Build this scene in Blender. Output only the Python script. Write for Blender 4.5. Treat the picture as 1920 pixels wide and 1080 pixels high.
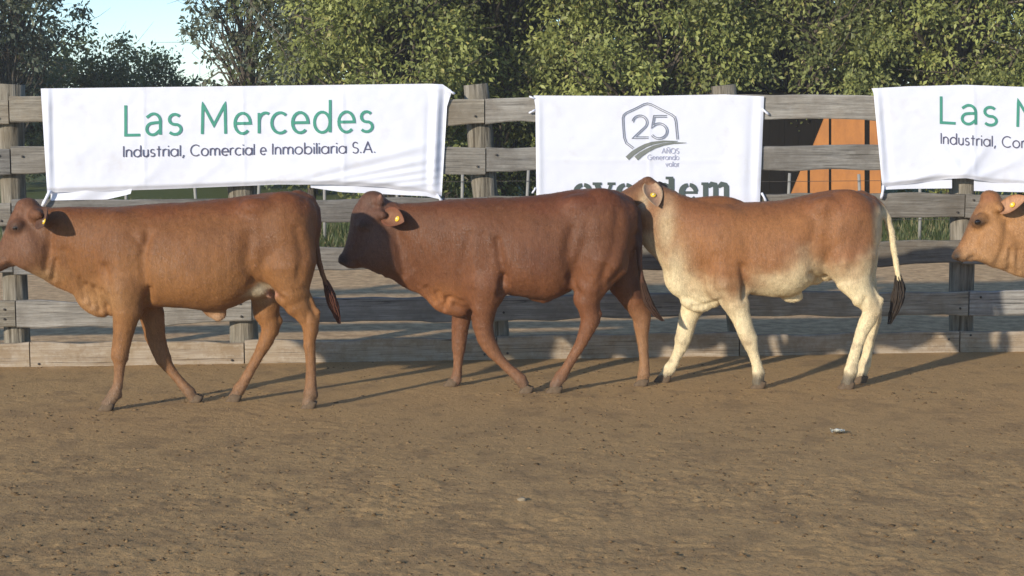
import bpy, bmesh, math, random
import numpy as np
from mathutils import Vector, Matrix

for o in list(bpy.data.objects):
    bpy.data.objects.remove(o, do_unlink=True)
scene = bpy.context.scene
C = scene.collection

# ------------------------------------------------------------------ camera, sky, sun, exposure
CAM_H, FPX, HORIZ = 1.82, 3200.0, 165.0          # eye height (m), focal length in photo pixels, horizon row
PITCH = math.atan((540 - HORIZ) / FPX)
SUN_EL, SUN_TRAVEL = 17.0, 52.0                  # elevation; direction the light travels, degrees from +X towards +Y

cam_data = bpy.data.cameras.new('camera')
cam = bpy.data.objects.new('camera', cam_data); C.objects.link(cam)
cam.location = (0, 0, CAM_H)
cam.rotation_euler = (math.pi / 2 - PITCH, 0, 0)
cam_data.sensor_width = 36.0
cam_data.lens = 36.0 * FPX / 1920.0
cam_data.clip_end = 2000
scene.camera = cam

world = bpy.data.worlds.new('World'); scene.world = world; world.use_nodes = True
wn = world.node_tree.nodes; wl = world.node_tree.links
sky_tex = wn.new('ShaderNodeTexSky'); sky_tex.sky_type = 'NISHITA'; sky_tex.sun_disc = False
sky_tex.sun_elevation = math.radians(SUN_EL)
_sx, _sy = -math.cos(math.radians(SUN_TRAVEL)), -math.sin(math.radians(SUN_TRAVEL))
sky_tex.sun_rotation = math.atan2(_sx, _sy)
sky_tex.air_density = 0.8; sky_tex.dust_density = 0.1; sky_tex.ozone_density = 2.0
bg = wn['Background']; bg.inputs['Strength'].default_value = 0.135
hsv = wn.new('ShaderNodeHueSaturation'); hsv.inputs['Saturation'].default_value = 0.85
wl.new(sky_tex.outputs['Color'], hsv.inputs['Color']); wb = wn.new('ShaderNodeMix'); wb.data_type = 'RGBA'; wb.blend_type = 'MULTIPLY'; wb.inputs[0].default_value = 1.0
wb.inputs[7].default_value = (0.78, 0.94, 1.10, 1)          # the camera's cool white balance, over the whole sky
wl.new(hsv.outputs[0], wb.inputs[6]); wl.new(wb.outputs[2], bg.inputs['Color'])

sun_data = bpy.data.lights.new('sun', 'SUN'); sun_data.energy = 3.6; sun_data.angle = math.radians(1.3)
sun_data.color = (1.0, 0.91, 0.77)
sun = bpy.data.objects.new('sun', sun_data); C.objects.link(sun)
_e, _t = math.radians(SUN_EL), math.radians(SUN_TRAVEL)
sun_dir = Vector((math.cos(_t) * math.cos(_e), math.sin(_t) * math.cos(_e), -math.sin(_e)))
sun.rotation_euler = sun_dir.to_track_quat('-Z', 'Y').to_euler()
sun.location = (-8, -8, 8)

vs = scene.view_settings
vs.view_transform = 'Standard'; vs.look = 'None'; vs.gamma = 1; vs.use_curve_mapping = False
vs.exposure = 0.45

# ------------------------------------------------------------------ helpers
rng = np.random.default_rng(11)
_cp, _sp = math.cos(PITCH), math.sin(PITCH)

def ray(px, py):
    a = (px - 960) / FPX; b = (540 - py) / FPX
    return np.array([a, _cp + b * _sp, -_sp + b * _cp])
def at(px, py, Y):
    """the point of the place that stands at depth Y in the direction px, py of the photograph"""
    r = ray(px, py); t = Y / r[1]
    return np.array([t * r[0], Y, CAM_H + t * r[2]])
def ground_y(py):
    r = ray(960, py); return r[1] * CAM_H / -r[2]

_lat = np.random.default_rng(5).random((64, 64, 64)).astype(np.float32)
def vnoise(x, y, z=0.0):
    x, y, z = np.broadcast_arrays(np.asarray(x, float), np.asarray(y, float), np.asarray(z, float))
    xi, yi, zi = np.floor(x).astype(int), np.floor(y).astype(int), np.floor(z).astype(int)
    fx, fy, fz = x - xi, y - yi, z - zi
    fx = fx * fx * (3 - 2 * fx); fy = fy * fy * (3 - 2 * fy); fz = fz * fz * (3 - 2 * fz)
    g = lambda a, b, c: _lat[(xi + a) & 63, (yi + b) & 63, (zi + c) & 63]
    c00 = g(0,0,0)*(1-fx)+g(1,0,0)*fx; c10 = g(0,1,0)*(1-fx)+g(1,1,0)*fx
    c01 = g(0,0,1)*(1-fx)+g(1,0,1)*fx; c11 = g(0,1,1)*(1-fx)+g(1,1,1)*fx
    return (c00*(1-fy)+c10*fy)*(1-fz) + (c01*(1-fy)+c11*fy)*fz
def fbm(x, y, z=0.0, n=4):
    s, a, t = 0, 1.0, 0
    for i in range(n):
        s = s + a * vnoise(x * 2**i + 17*i, y * 2**i + 9*i, np.asarray(z) * 2**i + 5*i); t += a; a *= 0.5
    return s / t
def sstep(a, b, x):
    t = np.clip((x - a) / (b - a), 0, 1); return t * t * (3 - 2 * t)
def lin(r, g, b):
    f = lambda c: (c/255/12.92) if c/255 <= 0.04045 else ((c/255+0.055)/1.055)**2.4
    return (f(r), f(g), f(b))

def mesh_np(name, verts, faces, smooth=False, colors=None, attr='coat'):
    """faces: (n,4) or (n,3) int array"""
    verts = np.asarray(verts, np.float32); faces = np.asarray(faces, np.int32)
    me = bpy.data.meshes.new(name)
    me.vertices.add(len(verts)); me.vertices.foreach_set('co', verts.ravel())
    k = faces.shape[1]
    me.loops.add(faces.size); me.loops.foreach_set('vertex_index', faces.ravel())
    me.polygons.add(len(faces)); me.polygons.foreach_set('loop_start', np.arange(0, faces.size, k, dtype=np.int32))
    me.polygons.foreach_set('loop_total', np.full(len(faces), k, np.int32))
    if smooth: me.polygons.foreach_set('use_smooth', np.ones(len(faces), bool))
    me.update(calc_edges=True)
    if colors is not None:
        ca = me.color_attributes.new(attr, 'FLOAT_COLOR', 'POINT')
        c = np.ones((len(verts), 4), np.float32); c[:, :3] = colors
        ca.data.foreach_set('color', c.ravel())
    return me
def link(name, me, material=None, parent=None, loc=None):
    o = bpy.data.objects.new(name, me); C.objects.link(o)
    if material is not None and me is not None and not me.materials: me.materials.append(material)
    if parent is not None: o.parent = parent
    if loc is not None: o.location = loc
    return o
def tag(o, label=None, cat=None, group=None, kind=None):
    if label: o['label'] = label
    if cat: o['category'] = cat
    if group: o['group'] = group
    if kind: o['kind'] = kind
    return o
def thing(name, loc, label, cat, group=None):
    return tag(link(name, None, loc=loc), label, cat, group)

class MB:
    """collects shapes for ONE mesh"""
    def __init__(s): s.v = []; s.f = []
    def add(s, V, F):
        n = len(s.v); s.v += [tuple(map(float, p)) for p in V]; s.f += [tuple(i + n for i in f) for f in F]
    def tube(s, pts, radii, seg=8, cap=True, jit=0.0):
        pts = [np.asarray(p, float) for p in pts]; rings = []
        n = len(pts); V = []; F = []
        for i, p in enumerate(pts):
            d = pts[min(i+1, n-1)] - pts[max(i-1, 0)]; d /= (np.linalg.norm(d) + 1e-9)
            a = np.cross(d, (0, 1, 0.13)); a /= (np.linalg.norm(a) + 1e-9); b = np.cross(d, a)
            for k in range(seg):
                t = 2*math.pi*k/seg; r = radii[i] * (1 + (jit*(random.random()-.5) if jit else 0))
                V.append(p + r*(math.cos(t)*a + math.sin(t)*b))
        for i in range(n-1):
            for k in range(seg):
                F.append((i*seg+k, i*seg+(k+1)%seg, (i+1)*seg+(k+1)%seg, (i+1)*seg+k))
        if cap:
            F.append(tuple(range(seg))[::-1]); F.append(tuple((n-1)*seg+k for k in range(seg)))
        s.add(V, F)
    def box(s, lo, hi):
        (x0,y0,z0),(x1,y1,z1) = lo, hi
        s.add([(x0,y0,z0),(x1,y0,z0),(x1,y1,z0),(x0,y1,z0),(x0,y0,z1),(x1,y0,z1),(x1,y1,z1),(x0,y1,z1)],
              [(3,2,1,0),(4,5,6,7),(0,1,5,4),(1,2,6,5),(2,3,7,6),(3,0,4,7)])
    def mesh(s, name, smooth=False):
        me = bpy.data.meshes.new(name); me.from_pydata(s.v, [], s.f); me.update()
        if smooth: me.polygons.foreach_set('use_smooth', np.ones(len(me.polygons), bool))
        return me
    def build(s, name, material, parent=None, smooth=False, loc=None):
        return link(name, s.mesh(name, smooth), material, parent, loc)

# ------------------------------------------------------------------ materials
class NT:
    def __init__(s, name, rough=0.8, spec=0.3):
        s.m = bpy.data.materials.new(name); s.m.use_nodes = True
        s.n = s.m.node_tree.nodes; s.l = s.m.node_tree.links
        s.b = s.n['Principled BSDF']; s.b.inputs['Roughness'].default_value = rough
        s.b.inputs['Specular IOR Level'].default_value = spec
    def node(s, t, **kw):
        nd = s.n.new(t)
        for k, v in kw.items():
            if k in nd.inputs: s.put(nd.inputs[k], v)
            else: setattr(nd, k, v)
        return nd
    def put(s, sock, v):
        if isinstance(v, bpy.types.NodeSocket): s.l.new(v, sock)
        else:
            if sock.type == 'RGBA' and len(v) == 3: v = (*v, 1)
            sock.default_value = v
    def coord(s, scale=(1,1,1), which='Object'):
        tc = s.node('ShaderNodeTexCoord'); mp = s.node('ShaderNodeMapping')
        s.l.new(tc.outputs[which], mp.inputs['Vector']); mp.inputs['Scale'].default_value = scale
        return mp.outputs[0]
    def noise(s, vec, scale, detail=4, rough=.55, dist=0):
        nd = s.node('ShaderNodeTexNoise', Scale=scale, Detail=detail, Roughness=rough, Distortion=dist)
        s.l.new(vec, nd.inputs['Vector']); return nd.outputs['Fac']
    def ramp(s, fac, stops):
        nd = s.node('ShaderNodeValToRGB'); s.l.new(fac, nd.inputs[0]); e = nd.color_ramp.elements
        while len(e) < len(stops): e.new(.5)
        for el, (p, c) in zip(e, stops):
            el.position = p; el.color = (*c, 1) if len(c) == 3 else c
        return nd.outputs[0]
    def mix(s, fac, a, b, mode='MIX'):
        nd = s.node('ShaderNodeMix', data_type='RGBA', blend_type=mode)
        s.put(nd.inputs[0], fac); s.put(nd.inputs[6], a); s.put(nd.inputs[7], b); return nd.outputs[2]
    def math(s, op, a, b=0.0):
        nd = s.node('ShaderNodeMath', operation=op); s.put(nd.inputs[0], a); s.put(nd.inputs[1], b); return nd.outputs[0]
    def attr(s, name):
        nd = s.node('ShaderNodeAttribute', attribute_name=name); return nd.outputs['Color']
    def bump(s, h, strength=.4, dist=.01):
        nd = s.node('ShaderNodeBump', Strength=strength, Distance=dist); s.l.new(h, nd.inputs['Height'])
        s.l.new(nd.outputs[0], s.b.inputs['Normal'])
    def color(s, c): s.put(s.b.inputs['Base Color'], c); return s

def g3(v): return (v, v, v)
# ------------------------------------------------------------------ fence line (runs slightly away to the right)
FA = np.array([at(100, 685, ground_y(685))[0], ground_y(685), 0.0])
FB = np.array([at(1800, 659, ground_y(659))[0], ground_y(659), 0.0])
FU = (FB - FA) / np.linalg.norm(FB - FA)             # along the fence
FN = np.array([FU[1], -FU[0], 0.0])                  # towards the arena
FANG = math.atan2(FU[1], FU[0])
def on_fence(px, py, off=0.0):
    """(s, z) in the fence plane, 'off' metres in front of it"""
    r = ray(px, py); o = np.array([0, 0, CAM_H])
    t = np.dot(FA + FN*off - o, FN) / np.dot(r, FN); p = o + t*r
    return float(np.dot(p - FA, FU)), float(p[2])
def fence_w(s, z, off=0.0):
    p = FA + FU*s + FN*off; return np.array([p[0], p[1], z])

# ------------------------------------------------------------------ ground
def graded(lo, f0, f1, hi, step, g=1.35):
    mid = list(np.arange(f0, f1, step)); a = []; x, d = f0, step
    while x > lo: d *= g; x -= d; a.append(x)
    b = []; x, d = mid[-1], step
    while x < hi: d *= g; x += d; b.append(x)
    return np.array(a[::-1] + mid + b)
gx = graded(-600, -4.4, 4.6, 600, .018); gy = graded(-60, 5.7, 12.6, 900, .018)
GX, GY = np.meshgrid(gx, gy, indexing='ij')
def ground_h(X, Y):
    near = (np.abs(X) < 40) & (Y < 60)
    h = (fbm(X*1.1+3, Y*1.1, 0.3, 3)-.5)*.006
    h = h + (fbm(X*5, Y*5, 2.3, 3)-.5)*.004
    churn = (.35 + .65*sstep(9.8, 6.8, Y))*(.7+.6*sstep(.42, .62, fbm(X*1.9+7, Y*2.6, 6.1, 3)))
    n = fbm(X*22, Y*22, 7.7, 3)
    h = h + churn*(np.minimum(np.abs(n-.5)*3.2, .55)-.3)*.010
    h = h + churn*(fbm(X*44+5, Y*44, 4.1, 2)-.5)*.012
    return np.where(near, h, h*.3)
GZ = ground_h(GX, GY)
nx_, ny_ = GX.shape
I = np.arange(nx_*ny_).reshape(nx_, ny_)
gf = np.stack([I[:-1,:-1], I[1:,:-1], I[1:,1:], I[:-1,1:]], -1).reshape(-1, 4)
# soil kinds: R = how far beyond the fence (pale sand), G = turf, B = dark manure-stained soil
nd_ = -((GX-FA[0])*FN[0] + (GY-FA[1])*FN[1])
zone = np.zeros((nx_, ny_, 3), np.float32)
zone[..., 0] = sstep(-.15, .5, nd_ + (fbm(GX*3, GY*3, 1.1)-.5)*.8)
zone[..., 1] = sstep(7.6, 9.2, nd_ + (fbm(GX*.8, GY*.8, 5.1)-.5)*2.5)
zone[..., 2] = sstep(.50, .72, fbm(GX*7.0, GY*7.0, 9.2, 4) + .10*sstep(9.2, 6.6, GY) + .03*sstep(1.5, -3, GX) - .04)
for px_, py_, sx_, sy_ in [(893,800,.14,.05),(1318,962,.22,.07),(1272,1042,.26,.08),(1842,856,.16,.06),(1790,750,.35,.05),(1340,756,.06,.04),(420,1010,.3,.1),(120,940,.3,.1),(1330,905,.25,.06),(1010,1062,.3,.05)]:
    q_ = at(px_, py_, ground_y(py_)); e_ = np.exp(-((GX-q_[0])/sx_)**2-((GY-q_[1])/sy_)**2)
    zone[..., 2] = np.maximum(zone[..., 2], 1.4*e_*sstep(.35, .6, fbm(GX*14, GY*20, 3.1, 3)))
gv = np.stack([GX, GY, GZ], -1).reshape(-1, 3)
t = NT('soil', .95, .1); z = t.attr('zone'); sp = t.node('ShaderNodeSeparateColor'); t.l.new(z, sp.inputs[0])
v = t.coord()
fine = t.noise(v, 55, 5, .7); mid = t.noise(v, 9, 5, .6); big = t.noise(v, 1.3, 3)
base = t.ramp(fine, [(.28, (.18,.105,.045)), (.44, (.335,.212,.100)), (.60, (.41,.265,.130)), (.80, (.47,.31,.155))])
base = t.mix(t.math('MULTIPLY', mid, .35), base, (.375,.232,.096))
base = t.mix(t.math('MULTIPLY', big, .55), base, (.48,.305,.130))
spk = t.node('ShaderNodeTexVoronoi', Scale=30.0); t.l.new(v, spk.inputs['Vector'])
flk = t.ramp(t.math('ADD', spk.outputs['Distance'], t.math('MULTIPLY', fine, .4)), [(.30, g3(1)), (.40, g3(0))])
flk = t.math('MULTIPLY', flk, t.ramp(mid, [(.36, g3(.15)), (.56, g3(1))]))
base = t.mix(t.math('MULTIPLY', flk, .5), base, (.11,.075,.045))
spk2 = t.node('ShaderNodeTexVoronoi', Scale=70.0); t.l.new(v, spk2.inputs['Vector'])
flk2 = t.ramp(t.math('ADD', spk2.outputs['Distance'], t.math('MULTIPLY', mid, .5)), [(.36, g3(1)), (.46, g3(0))])
base = t.mix(t.math('MULTIPLY', flk2, .7), base, (.15,.105,.06))
base = t.mix(t.math('MULTIPLY', sp.outputs[2], .45), base, t.mix(fine, (.12,.075,.040), (.30,.20,.105)))
sand = t.mix(fine, (.58,.385,.205), (.75,.53,.30))
sand = t.mix(t.ramp(mid, [(.40, g3(.85)), (.62, g3(0))]), sand, (.41,.265,.145))
base = t.mix(sp.outputs[0], base, sand)
turf = t.mix(mid, (.055,.085,.025), (.14,.15,.05))
base = t.mix(sp.outputs[1], base, turf)
t.color(base)
t.bump(t.math('ADD', fine, t.math('MULTIPLY', mid, 1.2)), .55, .012)
M_SOIL = t.m
tag(link('ground', mesh_np('ground', gv, gf, True, zone.reshape(-1, 3), 'zone'), M_SOIL), kind='structure')

# loose clods and dry crumbs lying on the arena (nobody could count them)
ico = bmesh.new(); bmesh.ops.create_icosphere(ico, subdivisions=1, radius=1)
IV = np.array([p.co for p in ico.verts]); IF = np.array([[q.index for q in f.verts] for f in ico.faces]); ico.free()
n = 15000
cx = rng.uniform(-4.2, 4.3, n); cy = 5.9 + rng.beta(1.1, 1.6, n)*5.5
keep = fbm(cx*1.6, cy*1.6, 3.3, 3) + rng.normal(0, .10, n) > .50
cx, cy = cx[keep], cy[keep]; n = len(cx)
sz = .003 + .008*rng.random(n)**4
nrm = -((cx-FA[0])*FN[0] + (cy-FA[1])*FN[1]); sz[nrm > -.05] *= .5
A = rng.normal(size=(n, 3, 3)); Q = np.linalg.qr(A)[0]
sc = np.stack([rng.uniform(.7,1.6,n), rng.uniform(.7,1.3,n), rng.uniform(.4,.8,n)], -1)
V = np.einsum('nij,vj->nvi', Q, IV) * (1 + rng.uniform(-.25,.25,(n,12,1))) * sc[:,None,:] * sz[:,None,None]
V[..., 0] += cx[:,None]; V[..., 1] += cy[:,None]; V[..., 2] += (ground_h(cx, cy) + sz*.1)[:,None]
F = IF[None] + (np.arange(n)*12)[:,None,None]
tone = rng.choice([0,1,2], n, p=[.62,.38,.0]); pal = np.array([(.13,.083,.042),(.20,.13,.066),(.38,.30,.21)])
cc = pal[tone]*rng.uniform(.75,1.2,(n,1))
t = NT('clod', .95, .1); t.color(t.attr('coat')); M_CLOD = t.m
tag(link('clods', mesh_np('clods', V.reshape(-1,3), F.reshape(-1,3), False, np.repeat(cc, 12, 0)), M_CLOD),
    'dry crumbs of soil scattered over the arena floor', 'soil crumbs', kind='stuff')

# ------------------------------------------------------------------ the rail fence
t = NT('weathered_wood', .85, .2)
oi = t.node('ShaderNodeObjectInfo'); v0 = t.coord()
vv = t.node('ShaderNodeVectorMath', operation='ADD'); t.l.new(v0, vv.inputs[0])
cmb = t.node('ShaderNodeCombineXYZ'); t.l.new(t.math('MULTIPLY', oi.outputs['Random'], 37.0), cmb.inputs[0]); t.l.new(cmb.outputs[0], vv.inputs[1])
mp = t.node('ShaderNodeMapping'); mp.inputs['Scale'].default_value = (1.2, 22, 26); t.l.new(vv.outputs[0], mp.inputs[0])
gr = t.noise(mp.outputs[0], 2.2, 7, .68, .8); bl = t.noise(vv.outputs[0], 4.5, 5, .65); fi = t.noise(vv.outputs[0], 60, 3)
c = t.ramp(gr, [(.27, (.05,.042,.032)), (.40, (.20,.170,.125)), (.58, (.32,.275,.205)), (.78, (.43,.38,.30))])
c = t.mix(t.ramp(bl, [(.45, g3(0)), (.66, g3(.85))]), c, (.185,.145,.095))
c = t.mix(t.ramp(bl, [(.25, g3(.45)), (.42, g3(0))]), c, (.40,.375,.33))
mp2 = t.node('ShaderNodeMapping'); mp2.inputs['Scale'].default_value = (.9, 70, 75); t.l.new(vv.outputs[0], mp2.inputs[0])
cr = t.noise(mp2.outputs[0], 1.6, 5, .6, .25); c = t.mix(t.ramp(cr, [(.33, g3(.85)), (.40, g3(0))]), c, (.035,.03,.024))
kn = t.node('ShaderNodeTexVoronoi', Scale=2.4); t.l.new(vv.outputs[0], kn.inputs['Vector']); c = t.mix(t.ramp(kn.outputs['Distance'], [(.035, g3(.8)), (.075, g3(0))]), c, (.06,.045,.03))
mud = t.ramp(t.noise(vv.outputs[0], 11, 5, .7), [(.54, g3(0)), (.66, g3(.4))]); c = t.mix(mud, c, (.27,.205,.125))
hv = t.node('ShaderNodeHueSaturation'); t.l.new(c, hv.inputs['Color'])
t.l.new(t.math('ADD', t.math('MULTIPLY', oi.outputs['Random'], .5), .70), hv.inputs['Value'])
t.l.new(t.math('ADD', t.math('MULTIPLY', t.math('FRACT', t.math('MULTIPLY', oi.outputs['Random'], 7.3)), .6), .35), hv.inputs['Saturation'])
t.color(hv.outputs[0]); t.bump(t.math('ADD', gr, t.math('MULTIPLY', fi, .25)), .7, .012)
M_WOOD = t.m
t = NT('sandy_rail_wood', .9, .15); v = t.coord(); mp = t.coord((1.2,22,26))
gr = t.noise(mp, 2.2, 6, .65, .6); bl = t.noise(v, 6, 5, .65)
c = t.ramp(gr, [(.3, (.28,.215,.155)), (.55, (.42,.345,.26)), (.8, (.52,.45,.36))])
c = t.mix(t.ramp(bl, [(.4, g3(0)), (.7, g3(.8))]), c, (.34,.25,.155))
mud = t.ramp(t.noise(v, 10, 5, .75), [(.46, g3(0)), (.62, g3(.6))]); c = t.mix(mud, c, (.25,.17,.095)); c = t.mix(t.ramp(t.noise(t.coord((.9,70,75)), 1.6, 5), [(.33, g3(.8)), (.41, g3(0))]), c, (.08,.06,.04))
t.color(c); t.bump(gr, .6, .01); M_RAILB = t.m
t = NT('post_wood', .9, .15); v = t.coord(); mp = t.coord((16,16,1.0))
gr = t.noise(mp, 2.0, 7, .68, .5); bl = t.noise(v, 5, 4)
c = t.ramp(gr, [(.32, (.055,.045,.034)), (.45, (.19,.165,.125)), (.6, (.30,.265,.21)), (.8, (.42,.39,.33))])
c = t.mix(t.ramp(bl, [(.5, g3(0)), (.75, g3(.6))]), c, (.17,.135,.09))
t.color(c); t.bump(gr, 1.0, .02); M_POST = t.m
t = NT('iron', .7, .3); t.color((.07,.06,.05)); M_IRON = t.m

fence = thing('rail_fence', tuple(FA), 'weathered grey six-rail wooden corral fence running behind the cattle', 'fence')
fence.rotation_euler = (0, 0, FANG)
# local axes: x along the fence, -y towards the arena, z up
TOPS = [1.757, 1.430, 1.096, .772, .433, .148]; RAIL_H = .163; RAIL_T = .045
def joint(px): return on_fence(px, 300)[0]
def plank(s0, s1, ztop, mat, h=RAIL_H):
    n = max(10, int((s1-s0)/.08)); V = []; F = []
    tilt = random.uniform(-.024, .024); bow = random.uniform(-.016, .010)
    prof = [(0,-.5),(0,.42),(.006,.5),(RAIL_T-.006,.5),(RAIL_T,.44),(RAIL_T,-.46),(RAIL_T-.006,-.5),(.006,-.5)]
    seed = random.random()*100
    for i in range(n+1):
        x = s0 + (s1-s0)*i/n; u = i/n
        for (py, pz) in prof:
            ee = (vnoise(x*4+seed, pz*2.2)-.5)*.022 + (vnoise(x*14+seed, pz*3.1)-.5)*.007
            y = -py + (vnoise(x*2.0+seed, 9)-.5)*.010
            zz = ztop - h/2 + pz*h + tilt*(u-.5) + bow*4*u*(1-u) + float(ee)*(1 if abs(pz) > .3 else 0)
            V.append((x, float(y), float(zz)))
    k = len(prof)
    for i in range(n):
        for j in range(k):
            F.append((i*k+j, i*k+(j+1)%k, (i+1)*k+(j+1)%k, (i+1)*k+j))
    F.append(tuple(range(k))[::-1]); F.append(tuple(n*k+j for j in range(k)))
    mb = MB(); mid = (s0+s1)/2
    mb.add([(a-mid, b, c_-ztop) for a, b, c_ in V], F)
    o = mb.build('plank', mat, fence, loc=(mid, 0, ztop))
    return o
bolt_mb = MB(); bolt_mb.tube([(0,0,0),(0,-.006,0),(0,-.010,0)], [.008,.008,.005], 8); BOLT = bolt_mb.mesh('bolt', True)
BOLT.materials.append(M_IRON)
random.seed(4)
step_px = 447
j2 = {0: [-870, 22, 908, 1808, 2710], 1: [-870, 22, 910, 1810, 2710], 2: [-870, 20, 914, 1808, 2710], 3: [-870, 20, 918, 1806, 2710],
      4: [-430, 22, 468, 925, 1392, 1821, 2260], 5: [-430, 46, 452, 930, 1389, 1806, 2260]}
for k in range(6):
    J = [joint(p) for p in j2[k]]
    for a, b in zip(J[:-1], J[1:]):
        o = plank(a+.004, b-.004, TOPS[k] + random.uniform(-.008, .008) - (.0 if k else 0), M_RAILB if k == 5 else M_WOOD, RAIL_H if k < 5 else .19)
        L = b-a
        for sx in (-1, 1):
            for dz in (-.045, -.12):
                if random.random() < .5:
                    q = link('bolt', BOLT, None, o); q.location = (sx*(L/2-.055-random.random()*.03), -RAIL_T-.003, dz+random.uniform(-.012,.012))
# posts (top px, bottom px) : round logs behind the rails
POSTS = [(20, 158, 32), (452, 163, 457), (893, 158, 936), (1356, 160, 1392), (1806, 172, 1800), (-415, 160, -405), (2245, 160, 2250)]
for pt, ptop, pb in POSTS:
    sa, za = on_fence(pt, ptop, -.10); sb, _ = on_fence(pb, 660, -.10)
    mb = MB(); r = random.uniform(.082, .094)
    n = 9; pts = [(sb + (sa-sb)*i/(n-1) + random.uniform(-.006,.006), 0, -.15 + (za+.15)*i/(n-1)) for i in range(n)]
    mb.tube(pts, [r*random.uniform(.94,1.05) for _ in range(n)], 14, jit=.07)
    mb.build('post', M_POST, fence, True, loc=(0, .008+r, 0))
# thinner stump posts seen under the rails
# ------------------------------------------------------------------ pale wire fence beyond the sand strip
t = NT('pale_post', .8, .2); v = t.coord(); t.color(t.mix(t.noise(v, 9), (.20,.19,.17), (.34,.33,.30))); M_PALE = t.m
wf = thing('wire_fence', (0, 19.8, 0), 'low wire fence on thin pale posts along the grass beyond the corral', 'fence')
for i, px in enumerate(range(-130, 2150, 124)):
    p = at(px + random.uniform(-9, 9), 460, 19.8); mb = MB(); h = random.uniform(.80, .95)
    mb.tube([(0,0,-.1),(random.uniform(-.01,.01),0,h*.5),(random.uniform(-.02,.02),0,h)], [.02,.019,.018], 8)
    mb.build('post', M_PALE, wf, True, loc=(p[0], 0, 0))
for zz in (.30, .52, .75):
    mb = MB(); mb.tube([(x_, math.sin(x_*3)*.005-.04, zz+.006*math.sin(x_*1.7)) for x_ in np.arange(-7, 7.1, .5)], [.003]*29, 5)
    mb.build('wire', M_IRON, wf)
# ------------------------------------------------------------------ orange panelled shed under the trees
t = NT('orange_sheet', .55, .3); v = t.coord((1,1,.5)); t.color(t.mix(t.ramp(t.noise(v, 5, 5, .65), [(.4, g3(0)), (.75, g3(1))]), (.50,.20,.055), (.34,.135,.045))); M_ORANGE = t.m
t = NT('shade_and_trim_black', .9, .1); t.color(t.mix(t.noise(t.coord((8,8,1)), 4, 4), (.008,.007,.006), (.018,.015,.012))); M_SHADE_TRIM = t.m  # near-black: paints the shade at the left end, also colours battens and roof
SY = 22.0
def shp(px, py): q = at(px, py, SY); return q[0], q[2]
shed = thing('cattle_shed', (shp(1570, 400)[0], SY, 0), 'low orange panelled shed with near-black boards painting the shade at its left end under the trees, left of the right banner', 'shed')
ox = shed.location.x
def slab(name, poly, mat, y0=0.0, th=.05):
    mb = MB(); P = [shp(*p) for p in poly]; n = len(P)
    V = [(x_-ox, y0, z_) for x_, z_ in P] + [(x_-ox, y0+th, z_) for x_, z_ in P]
    F = [tuple(range(n))[::-1], tuple(range(n, 2*n))] + [(i, (i+1)%n, n+(i+1)%n, n+i) for i in range(n)]
    mb.add(V, F); return mb.build(name, mat, shed)
GB = 432
slab('orange_panel', [(1456,GB),(1514,GB),(1514,306),(1510,300)], M_ORANGE)
slab('orange_panel', [(1519,GB),(1554,GB),(1554,214),(1549,214),(1519,288)], M_ORANGE)
slab('orange_panel', [(1559,GB),(1621,GB),(1621,206),(1559,206)], M_ORANGE)
slab('orange_panel', [(1631,GB),(1652,GB),(1652,206),(1631,206)], M_ORANGE)
for px in (1516.5, 1556.5, 1626):
    w = 2.5 if px < 1600 else 5
    slab('batten', [(px-w,GB),(px+w,GB),(px+w,204 if px > 1540 else 296),(px-w,204 if px > 1540 else 296)], M_SHADE_TRIM, .012, .06)
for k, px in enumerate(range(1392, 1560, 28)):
    slab('shade_board', [(px,GB),(px+27.6,GB),(px+27.6,200),(px,200)], M_SHADE_TRIM, .22 + .006*(k%2), .03)  # near-black boards added to paint the shade left of the orange panels
rf = MB(); x0, z0 = shp(1385, 197); x1, _ = shp(1700, 197)
rf.add([(x0-ox,-.15,z0),(x1-ox,-.15,z0),(x1-ox,1.6,z0+.18),(x0-ox,1.6,z0+.18),(x0-ox,-.15,z0+.04),(x1-ox,-.15,z0+.04),(x1-ox,1.6,z0+.22),(x0-ox,1.6,z0+.22)],
       [(3,2,1,0),(4,5,6,7),(0,1,5,4),(1,2,6,5),(2,3,7,6),(3,0,4,7)]); rf.build('roof', M_SHADE_TRIM, shed)
# ------------------------------------------------------------------ banners with their printing
t = NT('banner_cloth', .75, .2); v = t.coord(); w = t.noise(v, 260, 2)
st = t.noise(v, 7, 5, .6)
c = t.mix(t.ramp(st, [(.58, g3(0)), (.76, g3(.4))]), (.82,.83,.91), (.66,.62,.60))
t.color(c); t.bump(w, .12, .002)
tr = t.node('ShaderNodeBsdfTranslucent', Color=(.8,.8,.86)); ms = t.node('ShaderNodeMixShader'); ms.inputs[0].default_value = .12
t.l.new(t.b.outputs[0], ms.inputs[1]); t.l.new(tr.outputs[0], ms.inputs[2]); t.l.new(ms.outputs[0], t.n['Material Output'].inputs[0])
M_CLOTH = t.m
def ink(name, c):
    t = NT(name, .7, .2); t.color(c); return t.m
M_GREEN = ink('green_print', (.075,.29,.215)); M_DARK = ink('slate_print', (.105,.10,.15)); M_SLATE = ink('grey_green_print', (.085,.105,.098))
M_GREY = ink('grey_print', (.22,.23,.27)); M_PALEGREY = ink('pale_grey_print', (.42,.42,.52)); M_OLIVE = ink('olive_grey_print', (.20,.21,.19))

def curve(pts):
    xs = np.array([p[0] for p in pts], float); ys = np.array([p[1] for p in pts], float)
    return lambda x: np.interp(x, xs, ys)

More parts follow.
